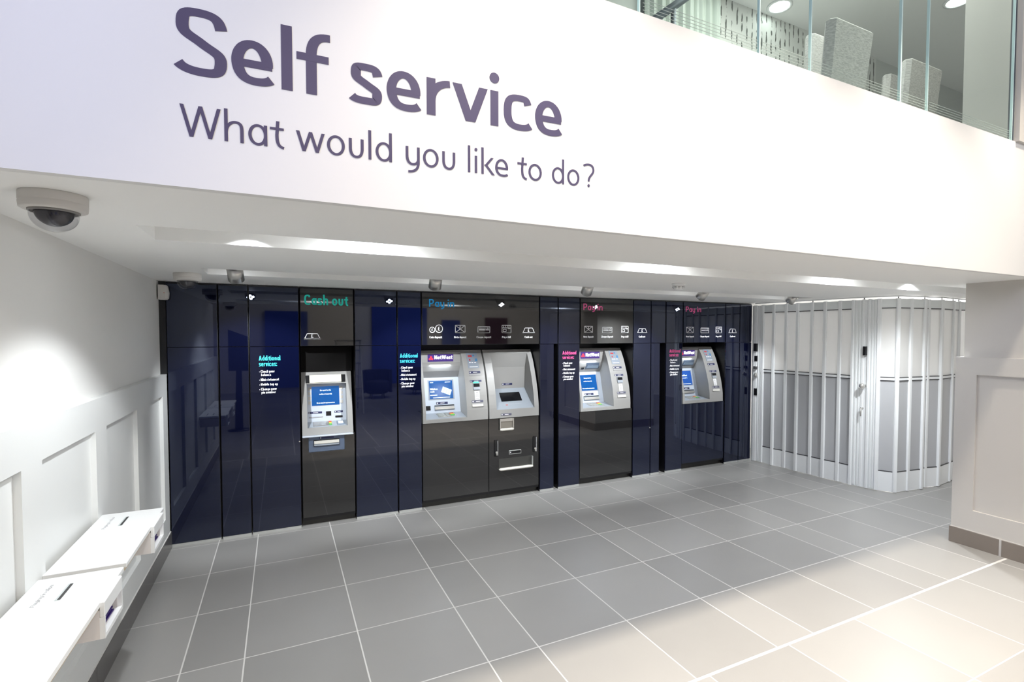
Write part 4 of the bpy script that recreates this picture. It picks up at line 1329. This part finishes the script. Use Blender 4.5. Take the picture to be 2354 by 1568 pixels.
up_chair(2.45, (1918, 35), (2014, 75), (1878, 165), 'largest grey woven chair seen back-on through the upper glass')
up_chair(3.05, (1868, 72), (1935, 98), (1850, 160), 'grey woven chair partly hidden behind the left side of the largest chair')
up_chair(2.6, (2093, 130), (2171, 162), (2078, 215), 'grey woven chair farthest right behind the upper glass')
up_chair(3.25, (2045, 164), (2105, 190), (2024, 222), 'pale distant chair between the two larger chairs behind the glass')
# white side cabinet beside the wallpaper
q0, q1 = P(1778, 136, 1, 3.67), P(1853, 107, 1, 4.0)
t = thing('low_cabinet', (q0[0] + .3, 3.6, ZB), 'bright white low cabinet behind the glass left of the chairs', 'cabinet')
MB().bbox(q0[0], q0[0] + .9, 3.68, 4.05, ZB, q0[2] - .03, .004).build('body', M_LAM, t)
MB().bbox(q0[0] - .01, q0[0] + .91, 3.67, 4.055, q0[2] - .03, q0[2], .004).build('top', M_LAM, t)
# stair handrail beyond the left panes
t = thing('handrail', (3.1, 3.4, ZB), 'grey metal stair handrail behind the leftmost visible glass pane', 'handrail')
a, c = P(1512, 40, 1, 3.2), P(1572, -2, 1, 3.2)
dd = (c - a)
MB().cyl(a - dd * 1.2, c + dd * 2.5, .030, n=16).build('rail', mat('grey_steel_rail', (.17, .2, .22), .4, .5), t)
MB().cyl((a[0] + dd[0] * .6, 3.2, ZB), (a[0] + dd[0] * .6, 3.2, a[2] + dd[2] * .6), .022, n=16).build('post', MATS['grey_steel_rail'], t)
MB().box(a[0] + dd[0] * .6 - .05, a[0] + dd[0] * .6 + .05, 3.16, 3.24, ZB, ZB + .02).build('post_foot', MATS['grey_steel_rail'], t)
# recessed ceiling lamps of the mezzanine
M_LITE = mat('lamp_glow', (1, 1, 1), .4, emit=(.95, 1, .98), estr=9)
for x, y, nm in ((4.88, 3.96, 'round recessed ceiling lamp reflected near the patterned wallpaper'), (6.5, 3.05, 'round recessed ceiling lamp above the rightmost chair')):
    t = thing('recessed_lamp', (x, y, ZC), nm, 'ceiling lamp')
    MB().lathe((x, y, ZC), [(.13, 0), (.13, -.012), (.105, -.014), (.105, -.002)], 36).build('trim_ring', M_LAM, t)
    MB().lathe((x, y, ZC), [(.10, -.003), (.10, -.008), (0, -.009)], 30).build('lamp_face', M_LITE, t)
area('mezzanine_light', (4.2, 2.35, 5.12), (4.4, 2.5, 0), 2.8, 80, (1, .99, .96), 1.4)
spot('mezzanine_wall_spot', (5.2, 3.3, 5.1), (5.3, 4.15, 3.4), 32, 60, .4, (1, .98, .94), .05)

# ---------------------------------------------------------------- things in the hall seen only as reflections
M_KIO = mat('dark_navy_kiosk', (.006, .008, .03), .3)
t = thing('information_kiosk', (-.70, -.58, 0), 'dark navy upright information kiosk just outside the view beside the near shelf', 'kiosk')
MB().lathe((-.66, -.58, 0), [(.17, 0), (.17, .015), (.10, .03), (.07, .035)], 36).build('foot', M_KIO, t)
MB().loft([[(-.72, -.64, .02), (-.60, -.64, .02), (-.60, -.52, .02), (-.72, -.52, .02)], [(-.69, -.62, 1.05), (-.61, -.62, 1.05), (-.61, -.54, 1.05), (-.69, -.54, 1.05)]]).build('column', M_KIO, t)
MB().loft([[(-.80, -.64, 1.02), (-.50, -.56, 1.02), (-.50, -.48, 1.02), (-.80, -.56, 1.02)], [(-.80, -.64, 1.72), (-.50, -.56, 1.60), (-.50, -.48, 1.60), (-.80, -.56, 1.72)]]).build('display', M_KIO, t)

t = thing('step_ladder', (1.25, -1.9, 0), 'aluminium step ladder standing in the hall behind the camera', 'ladder')
for sx in (1.02, 1.50):
    MB().loft([[(sx - .012, -1.55, 0), (sx + .012, -1.55, 0), (sx + .012, -1.50, 0), (sx - .012, -1.50, 0)], [(sx - .012, -1.95, 1.5), (sx + .012, -1.95, 1.5), (sx + .012, -1.90, 1.5), (sx - .012, -1.90, 1.5)]]).build('rail', M_STEEL, t)
    MB().cyl((sx, -2.45, 0), (sx, -1.96, 1.45), .012, n=10).build('rear_leg', M_STEEL, t)
for i in range(5):
    z = .26 + i * .26; y = -1.52 - .40 * z / 1.5
    MB().box(1.03, 1.49, y - .05, y + .03, z - .012, z + .012).build('tread', M_STEEL, t)
MB().box(1.0, 1.52, -2.02, -1.86, 1.49, 1.52).build('top_platform', M_STEEL, t)

for x, y, nm in ((2.75, -1.3, 'nearer silver queue barrier post in the hall'), (3.3, -2.3, 'farther silver queue barrier post in the hall')):
    t = thing('barrier_post', (x, y, 0), nm, 'barrier post')
    MB().lathe((x, y, 0), [(.17, 0), (.17, .012), (.05, .03), (.03, .04)], 36).build('base', M_STEEL, t)
    MB().cyl((x, y, .03), (x, y, .98), .03, n=20).build('post', M_STEEL, t)
for x, y, rz, nm in ((2.2, -4.2, .4, 'navy tub chair in the hall'), (3.4, -4.6, -.5, 'second navy tub chair farther right in the hall')):
    t = thing('tub_chair', (x, y, 0), nm, 'chair')
    MF = mat('navy_fabric', (.01, .015, .06), .8)
    o1 = MB().lathe((x, y, 0), [(.24, .12), (.30, .16), (.31, .40), (.28, .44), (0, .45)], 28).build('seat', MF, t)
    pts_o = [(x + .38 * math.cos(math.radians(a)), y + .36 * math.sin(math.radians(a))) for a in range(160, 381, 12)]
    pts_i = [(x + .31 * math.cos(math.radians(a)), y + .29 * math.sin(math.radians(a))) for a in range(380, 159, -12)]
    MB().prism([(p[0], p[1], .14) for p in pts_o + pts_i], (0, 0, .58)).build('back_shell', MF, t)
    for an in (45, 135, 225, 315): MB().cyl((x + .22 * math.cos(math.radians(an)), y + .22 * math.sin(math.radians(an)), 0), (x + .2 * math.cos(math.radians(an)), y + .2 * math.sin(math.radians(an)), .14), .014, n=10).build('leg', M_LEG, t)
